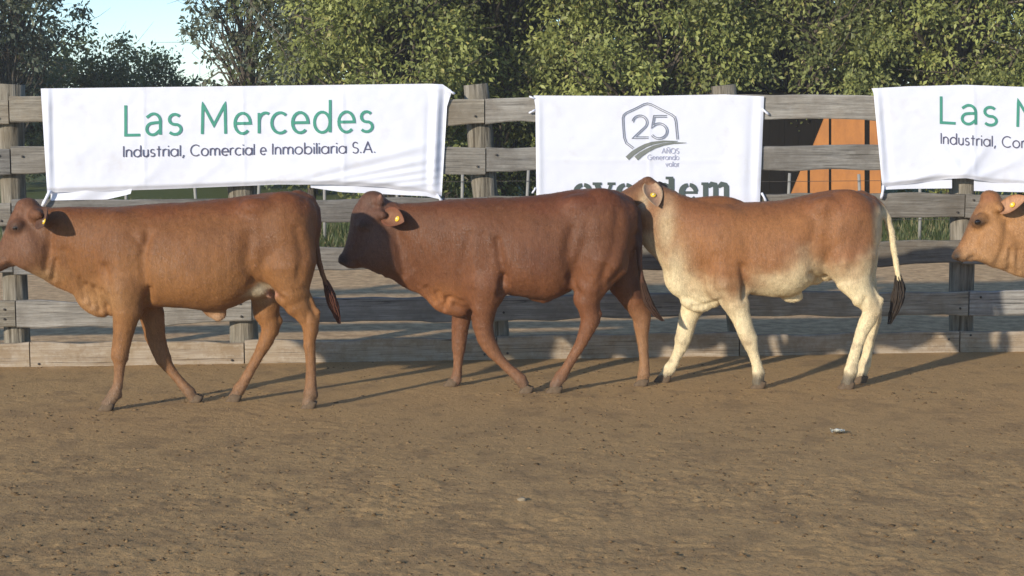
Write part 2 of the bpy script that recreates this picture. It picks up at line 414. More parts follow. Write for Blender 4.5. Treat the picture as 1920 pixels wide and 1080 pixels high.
def fence_pts(px, py, d):
    """world points of photo directions px, py on the plane d metres in front of the fence line (arrays)"""
    px, py, d = np.broadcast_arrays(np.asarray(px, float), np.asarray(py, float), np.asarray(d, float))
    a = (px-960)/FPX; b = (540-py)/FPX
    r = np.stack([a, _cp+b*_sp, -_sp+b*_cp], -1); o = np.array([0, 0, CAM_H])
    t_ = (np.dot(FA-o, FN) + d) / (r @ FN)
    return o + r*t_[..., None]
def make_banner(root, left, right, top, bot, off, nu=220, nv=70, name='cloth'):
    """left/right: py -> px curves, top/bot: px -> py curves; off(px,py): metres in front of the rails"""
    u, v_ = np.meshgrid(np.linspace(0,1,nu+1), np.linspace(0,1,nv+1), indexing='ij')
    px = left(165)*(1-u) + right(165)*u
    for _ in range(4):
        py = top(px) + (bot(px)-top(px))*v_
        px = left(py)*(1-u) + right(py)*u
    V = fence_pts(px, py, RAIL_T + off(px, py)) - np.array(root.location)
    I = np.arange((nu+1)*(nv+1)).reshape(nu+1, nv+1)
    F = np.stack([I[:-1,:-1], I[:-1,1:], I[1:,1:], I[1:,:-1]], -1).reshape(-1, 4)
    return link(name, mesh_np(name, V.reshape(-1,3), F, True), M_CLOTH, root)

# ---- a small stroke alphabet: baseline 0, x-height .66, cap height 1
def A(cx, cy, rx, ry, a0, a1, n=16):
    return [(cx + rx*math.cos(math.radians(a0+(a1-a0)*i/n)), cy + ry*math.sin(math.radians(a0+(a1-a0)*i/n))) for i in range(n+1)]
def arch(x, r): return [(x, .36)] + A(x+r, .40, r, .26, 180, 0, 10) + [(x+2*r, 0)]
G = {
 'I': (.06, [[(.03,0),(.03,1)]]), 'l': (.06, [[(.03,0),(.03,1)]]),
 'i': (.06, [[(.03,0),(.03,.66)], [(.03,.86),(.03,.97)]]),
 'n': (.52, [[(.03,0),(.03,.66)], arch(.03,.23)]),
 'm': (.92, [[(.03,0),(.03,.66)], arch(.03,.215), arch(.46,.215)]),
 'u': (.50, [[(.03,.66),(.03,.26)]+A(.25,.25,.22,.25,180,360,10)+[(.47,.30)], [(.47,0),(.47,.66)]]),
 'o': (.66, [A(.33,.33,.32,.33,0,360,22)]),
 'c': (.55, [A(.33,.33,.32,.33,48,312)]),
 'e': (.64, [[(.03,.33),(.63,.33)]+A(.33,.33,.30,.33,0,315)[1:]]),
 'd': (.66, [A(.32,.33,.31,.33,0,360,22), [(.64,0),(.64,1.05)]]),
 'a': (.66, [A(.32,.33,.31,.33,0,360,22), [(.64,0),(.64,.66)]]),
 'b': (.66, [A(.34,.33,.31,.33,0,360,22), [(.03,0),(.03,1.05)]]),
 'r': (.32, [[(.03,0),(.03,.66)], [(.03,.38)]+A(.25,.40,.22,.26,180,60,8)]),
 's': (.42, [A(.21,.49,.17,.165,35,270,10)+A(.21,.17,.19,.165,90,-145,10)[1:]]),
 't': (.36, [[(.18,0),(.18,.95)], [(.0,.66),(.36,.66)]]),
 'v': (.54, [[(.0,.66),(.27,0),(.54,.66)]]),
 ',': (.14, [[(.12,.10),(.02,-.18)]]), '.': (.12, [[(.05,.0),(.05,.11)]]),
 'C': (.85, [A(.5,.5,.48,.5,48,312,22)]), 'S': (.52, [A(.26,.745,.22,.255,30,270,12)+A(.26,.25,.25,.25,90,-150,12)[1:]]),
 'A': (.78, [[(.0,0),(.39,1),(.78,0)], [(.14,.33),(.64,.33)]]),
 'O': (.98, [A(.49,.5,.47,.5,0,360,24)]), 'N': (.70, [[(.03,0),(.03,1),(.67,0),(.67,1)]]),
 '~': (.70, [[(.03,0),(.03,1),(.67,0),(.67,1)], [(.15,1.14),(.27,1.22),(.42,1.14),(.55,1.22)]]),
 'G': (.92, [A(.5,.5,.48,.5,48,360,22)+[(.98,.46),(.60,.46)]]),
 'L': (.56, [[(.03,1),(.03,0),(.56,0)]]), 'M': (.86, [[(.03,0),(.05,1),(.43,.30),(.81,1),(.83,0)]]),
 '@': (.56, [[(.02,.56)]+A(.28,.43,.25,.25,125,0,10)+[(.53,0)], [(.53,.40),(.33,.39)]+A(.24,.19,.22,.19,90,310,12)+[(.53,.16)]]),
}
class Print:
    """flat printing that follows a banner's cloth; strokes are given in photo pixels"""
    def __init__(s, root, off): s.root, s.off, s.v, s.f, s.k, s.d = root, off, [], [], 0, []
    def ribbon(s, pts, w, shift=0.0, closed=False):
        P = [np.array(pts[0], float)]
        for q in pts[1:]:
            q = np.array(q, float); L = np.linalg.norm(q-P[-1]); m = max(1, int(L/4)); p0 = P[-1]
            for i in range(1, m+1): P.append(p0 + (q-p0)*i/m)
        n = len(P); W = np.interp(np.linspace(0,1,n), np.linspace(0,1,len(w)), w) if hasattr(w, '__len__') else [w]*n
        s.k += 1; base = len(s.v)
        for i in range(n):
            d0 = P[i]-P[max(i-1,0)]; d1 = P[min(i+1,n-1)]-P[i]
            if i == 0: d0 = d1
            if i == n-1: d1 = d0
            a = d0/(np.linalg.norm(d0)+1e-9); b = d1/(np.linalg.norm(d1)+1e-9)
            m_ = a+b; m_ = m_/(np.linalg.norm(m_)+1e-9); nn = np.array([-m_[1], m_[0]])
            k = 1/max(.45, float(np.dot(m_, b)))
            for sg in (-1, 1):
                q = P[i] + nn*k*(sg*W[i]/2 + shift)
                s.v.append(q); s.d.append(.004 + .0005*(s.k % 7))
        for i in range(n-1): s.f.append((base+2*i, base+2*i+2, base+2*i+3, base+2*i+1))
    def glyph(s, ch, x0, x1, base, cap, w):
        adv, strokes = G[ch]
        for st in strokes:
            pts = []
            for (gx_, gy_) in st:
                px = x0 + (x1-x0)*gx_/adv; b = base(px) if callable(base) else base
                pts.append((px, b - gy_*cap))
            s.ribbon(pts, w)
    def word(s, txt, x0, x1, base, cap, w, gap=.17):
        tot = sum(G[c][0] for c in txt) + gap*(len(txt)-1); k = (x1-x0)/tot; x = x0
        for c in txt:
            s.glyph(c, x, x+G[c][0]*k, base, cap, w); x += (G[c][0]+gap)*k
    def build(s, name, mat, parent=None):
        q = np.array(s.v); W = fence_pts(q[:,0], q[:,1], RAIL_T + s.off(q[:,0], q[:,1]) + np.array(s.d)) - np.array(s.root.location)
        mb = MB(); mb.v = [tuple(map(float, p)) for p in W]; mb.f = s.f
        return mb.build(name, mat, parent or s.root)

def fold(px, py, x0, y0, x1, y1, amp, wid):
    """a soft ridge along a segment (pixels); amp in metres"""
    dx, dy = x1-x0, y1-y0; L2 = dx*dx+dy*dy
    t_ = np.clip(((px-x0)*dx+(py-y0)*dy)/L2, -.15, 1.15); d2 = (px-x0-t_*dx)**2+(py-y0-t_*dy)**2
    end = np.clip(np.minimum(t_+.15, 1.15-t_)/.35, 0, 1)
    return amp*end*np.exp(-d2/(wid*wid))
def tie(root, p0, p1, w=5, d=.03, name='tie'):
    mb = MB(); o = np.array(root.location); pts = []
    for i in range(5):
        u = i/4; px = p0[0]+(p1[0]-p0[0])*u; py = p0[1]+(p1[1]-p0[1])*u
        s, z_ = on_fence(px, py, RAIL_T+d); pts.append(fence_w(s, z_, RAIL_T+d+.012*math.sin(3*u)) - o)
    mb.tube(pts, [w/560, w/600, w/700, w/560, w/620], 7); return mb.build(name, M_CLOTH, root, True)

# ---- left banner
root = thing('banner', tuple(fence_w(*on_fence(455, 360, .1), .1)), 'wide white banner lettered Las Mercedes hung on the left of the fence', 'banner', 'white sponsor banners on the fence')
botL = curve([(70,361),(100,361),(200,358),(300,355),(420,350),(520,346),(620,346),(720,351),(790,362),(850,372)])
def offL(px, py):
    b = botL(px); t_ = np.clip((py-160)/(b-160), 0, 1)
    d = .018 + .030*t_**1.5*(.6+.4*np.sin(px*.011+1)) - .022*sstep(.955, 1.0, t_)
    d += .010*(fbm(px*.014, py*.022, 1.0, 3)-.5) + .004*(fbm(px*.05, py*.06, 2.0, 2)-.5) + sum(fold(px, py, x_, 165, x_+3, 350, .004, 3) for x_ in (268, 455, 642))
    for q in [(540,338,810,270,.012,8),(575,345,800,300,.015,6),(620,346,812,316,.014,5),(680,346,818,330,.013,5),(480,338,690,290,.009,9),(740,350,822,342,.010,4),
              (820,170,812,350,.022,7),(833,175,826,360,-.014,5),(806,175,800,345,-.008,6),(90,170,92,355,.010,5),(98,172,104,350,-.006,6),
              (350,348,420,300,.005,9),(250,352,300,315,.004,9),(845,170,805,162,.012,7)]:
        d += fold(px, py, *q)
    return d
make_banner(root, curve([(160,76),(385,90)]), curve([(150,848),(175,846),(200,838),(370,828)]), curve([(70,166),(400,162),(800,157),(830,158),(850,172)]), botL, offL)
# turned-under hem that shows below the front edge, nearer the rails
make_banner(root, curve([(300,93),(400,96)]), curve([(300,262),(400,235)]), curve([(90,345),(270,340)]), curve([(90,376),(200,374),(235,366),(270,356)]),
            lambda px, py: .006+.008*np.sin(px*.06+py*.1)+.004, 50, 12, 'hem_flap')
make_banner(root, curve([(300,575),(400,590)]), curve([(300,818),(400,826)]), curve([(560,340),(850,350)]), curve([(570,350),(640,360),(720,364),(800,368),(826,374)]),
            lambda px, py: .008+.006*np.sin(px*.05)+.004, 60, 12, 'hem_flap')
tie(root, (94,358), (80,386), 7); tie(root, (820,366), (829,378), 6, .02); tie(root, (842,170), (852,176), 5, .02)
pr = Print(root, offL); bl_ = lambda x: 253.5 - 6.5*(x-230)/470
for ch, a, b in [('L',178,290),('@',315,425),('s',455,557),('M',670,845),('e',880,1000),('r',1035,1110),('c',1120,1228),('e',1250,1370),('d',1395,1515),('e',1548,1668),('s',1690,1787)]:
    if ch in 'LM': pr = Print(root, offL)
    pr.glyph(ch, 180+a/3.4286+2, 180+b/3.4286-2, bl_, 56 if ch in 'LM' else 58, 5.3)
    if (ch, a) in (('s',455), ('s',1690)): pr.build('lettering', M_GREEN)
pr = Print(root, offL); b2 = lambda x: 294.5 - 8.0*(x-230)/470
for wd, a, b in [('Industrial,',175,565),('Comercial',607,1018),('e',1055,1092),('Inmobiliaria',1133,1608),('S.A.',1648,1795)]:
    pr = Print(root, offL); pr.word(wd, 180+a/3.4286, 180+b/3.4286, b2, 20.5, 2.1); pr.build('lettering', M_DARK)

# ---- right banner (its right half lies outside the picture)
root = thing('banner', tuple(fence_w(*on_fence(1990, 360, .1), .1)), 'white banner with Las Mercedes lettering cut off by the right edge of the photo', 'banner', 'white sponsor banners on the fence')
botR = curve([(1630,352),(1660,350),(1720,343),(1780,335),(1812,334),(1860,342),(1920,346),(2100,350),(2400,356)])
def offR(px, py):
    b = botR(px); t_ = np.clip((py-160)/(b-160), 0, 1)
    d = .018 + .026*t_**1.5*(.6+.4*np.sin(px*.013)) - .020*sstep(.955, 1.0, t_) + .05*np.exp(-((px-1806)/40)**2)*t_**3
    d += .010*(fbm(px*.014+9, py*.022, 1.0, 3)-.5) + .004*(fbm(px*.05, py*.06, 5.0, 2)-.5) + sum(fold(px, py, x_, 165, x_+3, 350, .004, 3) for x_ in (1825, 2010))
    for q in [(1806,330,1760,270,.010,9),(1806,330,1850,275,.010,9),(1700,345,1790,305,.009,8),(1660,345,1780,322,.008,6),(1830,335,1910,300,.008,8),(1645,175,1656,345,.010,5),(1655,180,1668,340,-.006,6)]:
        d += fold(px, py, *q)
    return d
make_banner(root, curve([(160,1632),(175,1638),(370,1656)]), curve([(160,2392),(370,2380)]), curve([(1630,166),(1700,162),(1810,159),(1920,163),(2400,166)]), botR, offR)
make_banner(root, curve([(300,1655),(400,1658)]), curve([(300,1785),(400,1785)]), curve([(1640,340),(1800,325)]), curve([(1650,356),(1700,354),(1790,353)]),
            lambda px, py: .010+.006*np.sin(px*.05), 30, 10, 'hem_flap')
make_banner(root, curve([(300,1826),(400,1826)]), curve([(300,2340),(400,2340)]), curve([(1820,335),(2340,345)]), curve([(1826,358),(1900,360),(2340,366)]),
            lambda px, py: .010+.006*np.sin(px*.05), 60, 10, 'hem_flap')
tie(root, (1656,348), (1652,372), 6, .02)
pr = Print(root, offR); x0 = 1761
bR = lambda x: 228.5 + 14*(x-1761)/150
def mR(a): return x0 + (a-178)/3.4286*1.0
for ch, a, b in [('L',178,290),('@',315,425),('s',455,557),('M',670,845),('e',880,1000),('r',1035,1110),('c',1120,1228),('e',1250,1370),('d',1395,1515),('e',1548,1668),('s',1690,1787)]:
    bb = (lambda x: 229.5+8.5*np.clip((x-1761)/150, 0, 1))
    if ch in 'LM': pr = Print(root, offR)
    pr.glyph(ch, mR(a)+2, mR(b)-2, bb, 49 if ch in 'LM' else 52, 5.2)
    if (ch, a) in (('s',455), ('s',1690)): pr.build('lettering', M_GREEN)
pr = Print(root, offR); b2 = lambda x: 269.5+8*np.clip((x-1765)/150, 0, 1)
for wd, a, b in [('Industrial,',178,530),('Comercial',572,980),('e',1055,1092),('Inmobiliaria',1133,1608),('S.A.',1648,1795)]:
    pr = Print(root, offR); pr.word(wd, mR(a)+3, mR(b)+3, b2, 20.0, 2.1); pr.build('lettering', M_DARK)

# ---- centre banner
root = thing('banner', tuple(fence_w(*on_fence(1215, 385, .1), .1)), 'squarer white banner with a grey hexagonal 25 emblem at the centre of the fence', 'banner', 'white sponsor banners on the fence')
def offC(px, py):
    d = .016 + .008*(fbm(px*.012+4, py*.02, 2.0, 3)-.5) + .003*(fbm(px*.05, py*.06, 7.0, 2)-.5) + fold(px, py, 1217, 180, 1219, 380, .003, 3) + fold(px, py, 1003, 300, 1430, 302, .003, 3) + .012*np.exp(-((px-1395)/30)**2)*sstep(180, 330, py)
    for q in [(1010,185,1012,380,.008,5),(1426,185,1419,380,.010,5),(1412,185,1404,380,-.006,7)]: d += fold(px, py, *q)
    return d
make_banner(root, curve([(170,999),(200,1004),(400,1006)]), curve([(170,1433),(400,1424)]), curve([(990,179),(1200,180),(1360,177),(1440,181)]), curve([(990,384),(1440,386)]), offC, 130, 60)
tie(root, (1003,185), (993,181), 4, .012); tie(root, (1003,206), (992,212), 4, .012); tie(root, (1428,204), (1441,215), 5, .012); tie(root, (1428,362), (1436,378), 5, .012); tie(root, (1004,352),(998,362), 4, .012)
z5 = lambda x, y: (1140+x/5.4, 180+y/5.4)
pr = Print(root, offC)
hexa = [z5(*p) for p in [(258,530),(185,475),(165,420),(155,300),(152,225),(160,195),(185,172),(280,128),(365,85),(400,78),(440,88),(540,140),(640,188),(675,215),(688,260),(705,440)]]
pr.ribbon(hexa, 1.5, 1.55); pr.ribbon(hexa, 1.5, -1.55)
two = [(.0,.74)]+A(.31,.70,.31,.30,172,-38,16)+[(.05,.03),(.68,.03)]
five = [(.66,.98),(.12,.98),(.04,.52)]+A(.32,.32,.35,.33,118,-148,18)
for g, gx0 in ((two, 250), (five, 440)):
    P = [z5(gx0+p[0]*235, 428-p[1]*228) for p in g]
    pr.ribbon(P, 1.45, 1.6); pr.ribbon(P, 1.45, -1.6)
pr.build('emblem', M_GREY)
pr = Print(root, offC)
pr.ribbon([z5(*p) for p in [(195,632),(250,580),(310,540),(380,502),(450,478),(560,460),(705,458)]], [9,8.5,7.5,6,4.5,3,1.2])
pr.ribbon([z5(*p) for p in [(285,632),(335,590),(400,550),(470,516),(560,490),(660,476),(795,474)]], [10,8.5,7,5.5,4,2.8,.8])
pr.build('emblem_road', M_OLIVE)
pr = Print(root, offC)
for wd, a, b, yb in (('A~OS', 1241, 1272.5, 287.5), ('Generando', 1214, 1273, 299.5), ('valor', 1248, 1273, 312.3)):
    pr = Print(root, offC); pr.word(wd, a, b, yb, 9.4, 1.2); pr.build('lettering', M_PALEGREY)
pr = Print(root, offC); BY, XH = 379.0, 36.0     # slab serif word, half hidden by the cattle
def P2(x, y): return (x, BY - y*XH)
def slab_e(x0, x1):
    cx, rx = (x0+x1)/2, (x1-x0)/2-5
    arc = lambda a0, a1: [P2(cx+rx*math.cos(math.radians(a)), .5+.40*math.sin(math.radians(a))) for a in np.linspace(a0, a1, 14)]
    pr.ribbon(arc(8, 84), [8,9,7]); pr.ribbon(arc(97, 325), [7,11,11,9,5]); pr.ribbon([P2(cx-rx+6,.50), P2(cx+rx+3,.50)], 5)
def stem(x, y0, y1, w): pr.ribbon([P2(x,y0), P2(x,y1)], w)
def serif(x0, x1, y): pr.ribbon([P2(x0,y), P2(x1,y)], 5)
slab_e(1075, 1112)
pr.ribbon([P2(1119,.95), P2(1132,.02)], 10); pr.ribbon([P2(1146,.95), P2(1134,.02)], 6); serif(1111,1128,.96); serif(1139,1154,.96)
slab_e(1155, 1191)
stem(1200, .04, .95, 10); serif(1193,1207,.96); serif(1193,1210,.05); pr.ribbon([P2(1206,.70), P2(1212,.90), P2(1221,.88)], [5,7,9])
stem(1259, .04, 1.24, 11); serif(1248,1262,1.26); serif(1256,1269,.05)
pr.ribbon([P2(1245+15*math.cos(math.radians(a)), .5+.40*math.sin(math.radians(a))) for a in np.linspace(28, 332, 18)], [5,8,11,11,8,5])
slab_e(1273, 1310)
for x in (1323, 1342, 1362): stem(x, .04, .86 if x > 1330 else .95, 10)
serif(1315,1328,.96); serif(1316,1330,.05); serif(1335,1349,.05); serif(1355,1369,.05)
pr.ribbon([P2(1328,.78), P2(1334,.94), P2(1341,.90), P2(1343,.80)], [5,9,9,8]); pr.ribbon([P2(1347,.78), P2(1353,.94), P2(1360,.90), P2(1363,.80)], [5,9,9,8])
pr.build('lettering', M_SLATE)
# ------------------------------------------------------------------ cattle: each body is ONE continuous surface grown
# from blended volumes (trunk, head, limbs, tail), with hooves, eyes, ears and tail brush as its parts
def smin(a, b, k):
    h = np.clip(.5 + .5*(b-a)/k, 0, 1); return b*(1-h) + a*h - k*h*(1-h)

def surface_nets(F, org, h):
    nx, ny, nz = F.shape; ins = F < 0
    c = np.zeros((nx-1, ny-1, nz-1), np.uint8)
    for dx in (0,1):
        for dy in (0,1):
            for dz in (0,1): c += ins[dx:nx-1+dx, dy:ny-1+dy, dz:nz-1+dz]
    act = (c > 0) & (c < 8); ii, jj, kk = np.nonzero(act); n = len(ii)
    idx = -np.ones(act.shape, np.int32); idx[ii, jj, kk] = np.arange(n)
    corner = [(a,b,d) for a in (0,1) for b in (0,1) for d in (0,1)]
    val = {q: F[ii+q[0], jj+q[1], kk+q[2]] for q in corner}
    P = np.zeros((n, 3)); cnt = np.zeros(n)
    for q in corner:
        for ax in range(3):
            if q[ax] == 0:
                r = list(q); r[ax] = 1; r = tuple(r); a, b = val[q], val[r]; m = (a < 0) != (b < 0)
                t_ = np.where(m, a/np.where(m, a-b, 1), 0)
                p = np.tile(np.array(q, float), (n, 1)); p[:, ax] += t_; P[m] += p[m]; cnt[m] += 1
    P = P/cnt[:, None] + np.stack([ii, jj, kk], -1); Q = []
    for ax in range(3):
        a = [slice(1, -1)]*3; b = [slice(1, -1)]*3; a[ax] = slice(0, -1); b[ax] = slice(1, None)
        A_, B_ = ins[tuple(a)], ins[tuple(b)]; off = [1,1,1]; off[ax] = 0
        u, w = [(1,2),(2,0),(0,1)][ax]
        for flip, msk in ((False, A_ & ~B_), (True, ~A_ & B_)):
            e = np.stack(np.nonzero(msk), -1) + np.array(off)
            if not len(e): continue
            def cell(du, dw):
                q = e.copy(); q[:, u] += du; q[:, w] += dw
                return idx[q[:,0], q[:,1], q[:,2]]
            quad = np.stack([cell(-1,-1), cell(0,-1), cell(0,0), cell(-1,0)], -1)
            Q.append(quad[:, ::-1] if flip else quad)
    return P*h + org, np.concatenate(Q)

def vert_normals(V, F):
    n = np.cross(V[F[:,2]]-V[F[:,0]], V[F[:,3]]-V[F[:,1]]); N = np.zeros_like(V)
    for k in range(4): np.add.at(N, F[:,k], n)
    return N/(np.linalg.norm(N, axis=1, keepdims=True)+1e-12)
def relax(V, F, it, lam=.5):
    E = np.concatenate([F[:,[0,1]], F[:,[1,2]], F[:,[2,3]], F[:,[3,0]]]); E = np.concatenate([E, E[:, ::-1]])
    deg = np.bincount(E[:,0], minlength=len(V))[:, None]
    for i in range(it):
        for l_ in (lam, -lam*.96):
            S = np.stack([np.bincount(E[:,0], V[E[:,1], a], len(V)) for a in range(3)], -1)
            V = V + l_*(S/deg - V)
    return V
def seg_dist2(x, z, pts):
    best = np.full(x.shape, 1e9)
    for (x0, z0), (x1, z1) in zip(pts[:-1], pts[1:]):
        dx, dz = x1-x0, z1-z0; t_ = np.clip(((x-x0)*dx+(z-z0)*dz)/(dx*dx+dz*dz+1e-9), 0, 1)
        best = np.minimum(best, (x-x0-t_*dx)**2 + (z-z0-t_*dz)**2)
    return best

H = .0082
class Body:
    """px/py: photo pixels of the side view; y: metres off the animal's middle plane (negative = near side)"""
    def __init__(s, Ymid, yaw, x_ref, S):
        s.Y, s.yaw, s.xr, s.S = Ymid, yaw, x_ref, S; s.prims = []; s.origin = np.array([at(x_ref, 600, Ymid)[0], Ymid, 0.0])
    def w(s, px, py, y=0.0):
        """local point; the animal's middle plane may be turned a little (yaw, metres of depth per metre)"""
        p = at(px, py, s.Y + y); yy = y + s.yaw*(p[0]-s.origin[0]); p = at(px, py, s.Y+yy); return p - s.origin
    def cone(s, a, b, ra, rb, k=.02, ys=1.0): s.prims.append(('cone', np.array(a), np.array(b), ra/s.S, rb/s.S, k, ys))
    def chain(s, pts, k=.018, ys=1.0):
        """pts: (px, py, y, r_px)"""
        s.prims.append(('chain', [s.w(p[0], p[1], p[2]) for p in pts], [p[3]*(.93 if p[3] < 14.5 else .97 if p[3] < 24 else 1.0)/s.S for p in pts], k*1.4, ys))
    def leg(s, pts, foot_py, k=.02, ys=.9):
        """like chain, but y runs to the depth where the foot stands; pts end at the fetlock/pastern"""
        s.chain(pts, k, ys)
    def ell(s, c, r, ang=0.0, k=.04): s.prims.append(('ell', s.w(*c), np.array([r[0]/s.S, r[1], r[2]/s.S]), math.radians(ang), k))
    def loft(s, axis, secs, k=.03, ycurve=None):
        """axis: two px points; secs: list of (top px point, bottom px point, half width m, pinch)"""
        s.prims.append(('loft', axis, secs, k, ycurve))
    def field(s):
        L = []
        for p in s.prims:
            if p[0] == 'cone':
                r = max(p[3], p[4]); L += [np.minimum(p[1], p[2])-r, np.maximum(p[1], p[2])+r]
            elif p[0] == 'chain':
                r = max(p[2]); q = np.array(p[1]); L += [q.min(0)-r, q.max(0)+r]
            elif p[0] == 'ell':
                r = p[2].max(); L += [p[1]-r, p[1]+r]
            else:
                for a, b, wd, kk in p[2]:
                    L += [s.w(*a)-np.array([.02, wd, .02]), s.w(*a)+np.array([.02, wd, .02]), s.w(*b)-np.array([.02, wd, .02]), s.w(*b)+np.array([.02, wd, .02])]
        L = np.array(L); lo = L.min(0)-.06; hi = L.max(0)+.06; n = np.ceil((hi-lo)/H).astype(int)
        ax = [lo[i] + H*np.arange(n[i]) for i in range(3)]
        F = np.full(n, .3, np.float32)
        def sub(a, b, m):
            i0 = np.clip(np.floor((a-m-lo)/H).astype(int), 0, n-1); i1 = np.clip(np.ceil((b+m-lo)/H).astype(int)+1, 1, n)
            sl = tuple(slice(i0[i], i1[i]) for i in range(3))
            return sl, np.meshgrid(*[ax[i][sl[i]].astype(np.float32) for i in range(3)], indexing='ij', sparse=True)
        for p in s.prims:
            if p[0] == 'cone':
                _, a, b, ra, rb, k, ys = p; r = max(ra, rb)
                sl, (X, Y, Z) = sub(np.minimum(a,b)-r, np.maximum(a,b)+r, .06+k)
                d = b-a; d2 = (d*d).sum()+1e-9
                t_ = np.clip(((X-a[0])*d[0]+(Y-a[1])*d[1]+(Z-a[2])*d[2])/d2, 0, 1)
                D = np.sqrt((X-a[0]-t_*d[0])**2+((Y-a[1]-t_*d[1])/ys)**2+(Z-a[2]-t_*d[2])**2) - (ra+(rb-ra)*t_)
            elif p[0] == 'chain':
                _, W, R, k, ys = p; q = np.array(W); r = max(R)
                sl, (X, Y, Z) = sub(q.min(0)-r, q.max(0)+r, .06+k); D = None
                for a, b, ra, rb in zip(W[:-1], W[1:], R[:-1], R[1:]):
                    d = b-a; d2 = (d*d).sum()+1e-9
                    t_ = np.clip(((X-a[0])*d[0]+(Y-a[1])*d[1]+(Z-a[2])*d[2])/d2, 0, 1)
                    Di = np.sqrt((X-a[0]-t_*d[0])**2+((Y-a[1]-t_*d[1])/ys)**2+(Z-a[2]-t_*d[2])**2) - (ra+(rb-ra)*t_)
                    D = Di if D is None else smin(D, Di, .004)
            elif p[0] == 'ell':
                _, c_, r, an, k = p; R = r.max()
                sl, (X, Y, Z) = sub(c_-R, c_+R, .06+k)
                ca, sa = math.cos(an), math.sin(an)
                U = (X-c_[0])*ca+(Z-c_[2])*sa; W = -(X-c_[0])*sa+(Z-c_[2])*ca
                q = np.sqrt((U/r[0])**2+((Y-c_[1])/r[1])**2+(W/r[2])**2)
                q2 = np.sqrt((U/r[0]**2)**2+((Y-c_[1])/r[1]**2)**2+(W/r[2]**2)**2)
                D = q*(q-1)/(q2+1e-6)
            else:
                _, axis, secs, k, yc = p
                A0, A1 = s.w(*axis[0]), s.w(*axis[1]); d = np.array([A1[0]-A0[0], A1[2]-A0[2]]); d /= np.linalg.norm(d)
                nrm = np.array([-d[1], d[0]])
                if nrm[1] < 0: nrm = -nrm
                pr_ = lambda q: ((q[0]-A0[0])*d[0]+(q[2]-A0[2])*d[1], (q[0]-A0[0])*nrm[0]+(q[2]-A0[2])*nrm[1])
                T = np.array([pr_(s.w(*a)) for a, b, wd, kk in secs]); B = np.array([pr_(s.w(*b)) for a, b, wd, kk in secs])
                ws = np.array([q[2] for q in secs]); ks = np.array([q[3] for q in secs]); sm = (T[:,0]+B[:,0])/2
                pts = np.array([s.w(*q) for a in secs for q in a[:2]]); wm = ws.max()
                o_ = np.argsort(sm); 
                ycen = 0.0
                ylo, yhi = -wm, wm
                if yc is not None: ylo += min(yc); yhi += max(yc)
                yw = s.yaw*pts[:,0]; ylo += yw.min(); yhi += yw.max()
                sl, (X, Y, Z) = sub(np.array([pts[:,0].min(), ylo, pts[:,2].min()]), np.array([pts[:,0].max(), yhi, pts[:,2].max()]), .07)
                SS = (X-A0[0])*d[0]+(Z-A0[2])*d[1]; TT = (X-A0[0])*nrm[0]+(Z-A0[2])*nrm[1]
                ot, ob, om = np.argsort(T[:,0]), np.argsort(B[:,0]), np.argsort(sm)
                def sm_interp(x, xs, ys):   # smooth (Catmull-Rom) profile
                    m = np.gradient(ys, xs); xi = np.clip(np.searchsorted(xs, x)-1, 0, len(xs)-2)
                    h_ = xs[xi+1]-xs[xi]; t_ = np.clip((x-xs[xi])/h_, 0, 1); t2, t3 = t_*t_, t_**3
                    return ((2*t3-3*t2+1)*ys[xi]+(t3-2*t2+t_)*h_*m[xi]+(-2*t3+3*t2)*ys[xi+1]+(t3-t2)*h_*m[xi+1]).astype(np.float32)
                top = sm_interp(SS, T[ot,0], T[ot,1]); bot = sm_interp(SS, B[ob,0], B[ob,1])
                hw = sm_interp(SS, sm[om], ws[om]); kk = sm_interp(SS, sm[om], ks[om])
                yy = Y - s.yaw*X
                if yc is not None: yy = yy - np.interp(SS, sm[om], np.array(yc)[om]).astype(np.float32)
                hz = np.maximum((top-bot)/2, .006); tn = (TT-(top+bot)/2)/hz
                wv = np.maximum(hw*np.clip(1+kk*np.clip(tn, -1.1, 1.1), .15, 2), .005)
                e = 2.25
                q = (np.abs(tn)**e+np.abs(yy/wv)**e)**(1/e)
                D = (q-1)*np.minimum(hz, wv)
                s0, s1 = min(T[:,0].min(), B[:,0].min()), max(T[:,0].max(), B[:,0].max())
                ex = np.maximum(np.maximum(s0-SS, SS-s1), 0); D = np.where(ex > 0, np.maximum(D, ex), D)
            F[sl] = smin(F[sl], D.astype(np.float32), k)
        return F, lo
    def px_of(s, V):
        """photo pixels (px, py) of local points"""
        P = V + s.origin; dx = P[:,0]; dy = P[:,1]; dz = P[:,2]-CAM_H
        f = dy*_cp - dz*_sp; u = dy*_sp + dz*_cp
        return 960+FPX*dx/f, 540-FPX*u/f
    def build(s, creases, coat, name, label, material, hairs=120000):
        F, lo = s.field(); V, Q = surface_nets(F, lo, H); V = relax(V, Q, 4)
        N = vert_normals(V, Q); px, py = s.px_of(V)
        yrel = V[:,1]-s.yaw*V[:,0]
        D = np.zeros(len(V))
        for pts, depth, wid in creases:
            wid = max(wid, 5.5); amp = 1.15*depth*np.exp(-seg_dist2(px, py, pts)/(wid*wid))
            D -= amp*np.where(yrel < .03, 1, .0)
        D += (fbm(V[:,0]*13, V[:,1]*13, V[:,2]*8, 3)-.5)*.007 + (fbm(V[:,0]*45, V[:,1]*45, V[:,2]*45, 2)-.5)*.003
        V = V + N*D[:, None]; V = relax(V, Q, 1)
        rgb = coat(px, py, V, N, yrel)
        root = thing(name, tuple(s.origin), label, 'calf', 'brown calves walking in line')
        body = link('body', mesh_np('body', V, Q, True, rgb), material, root)
        s.hair(root, V, Q, vert_normals(V, Q), rgb, px, hairs)
        return root
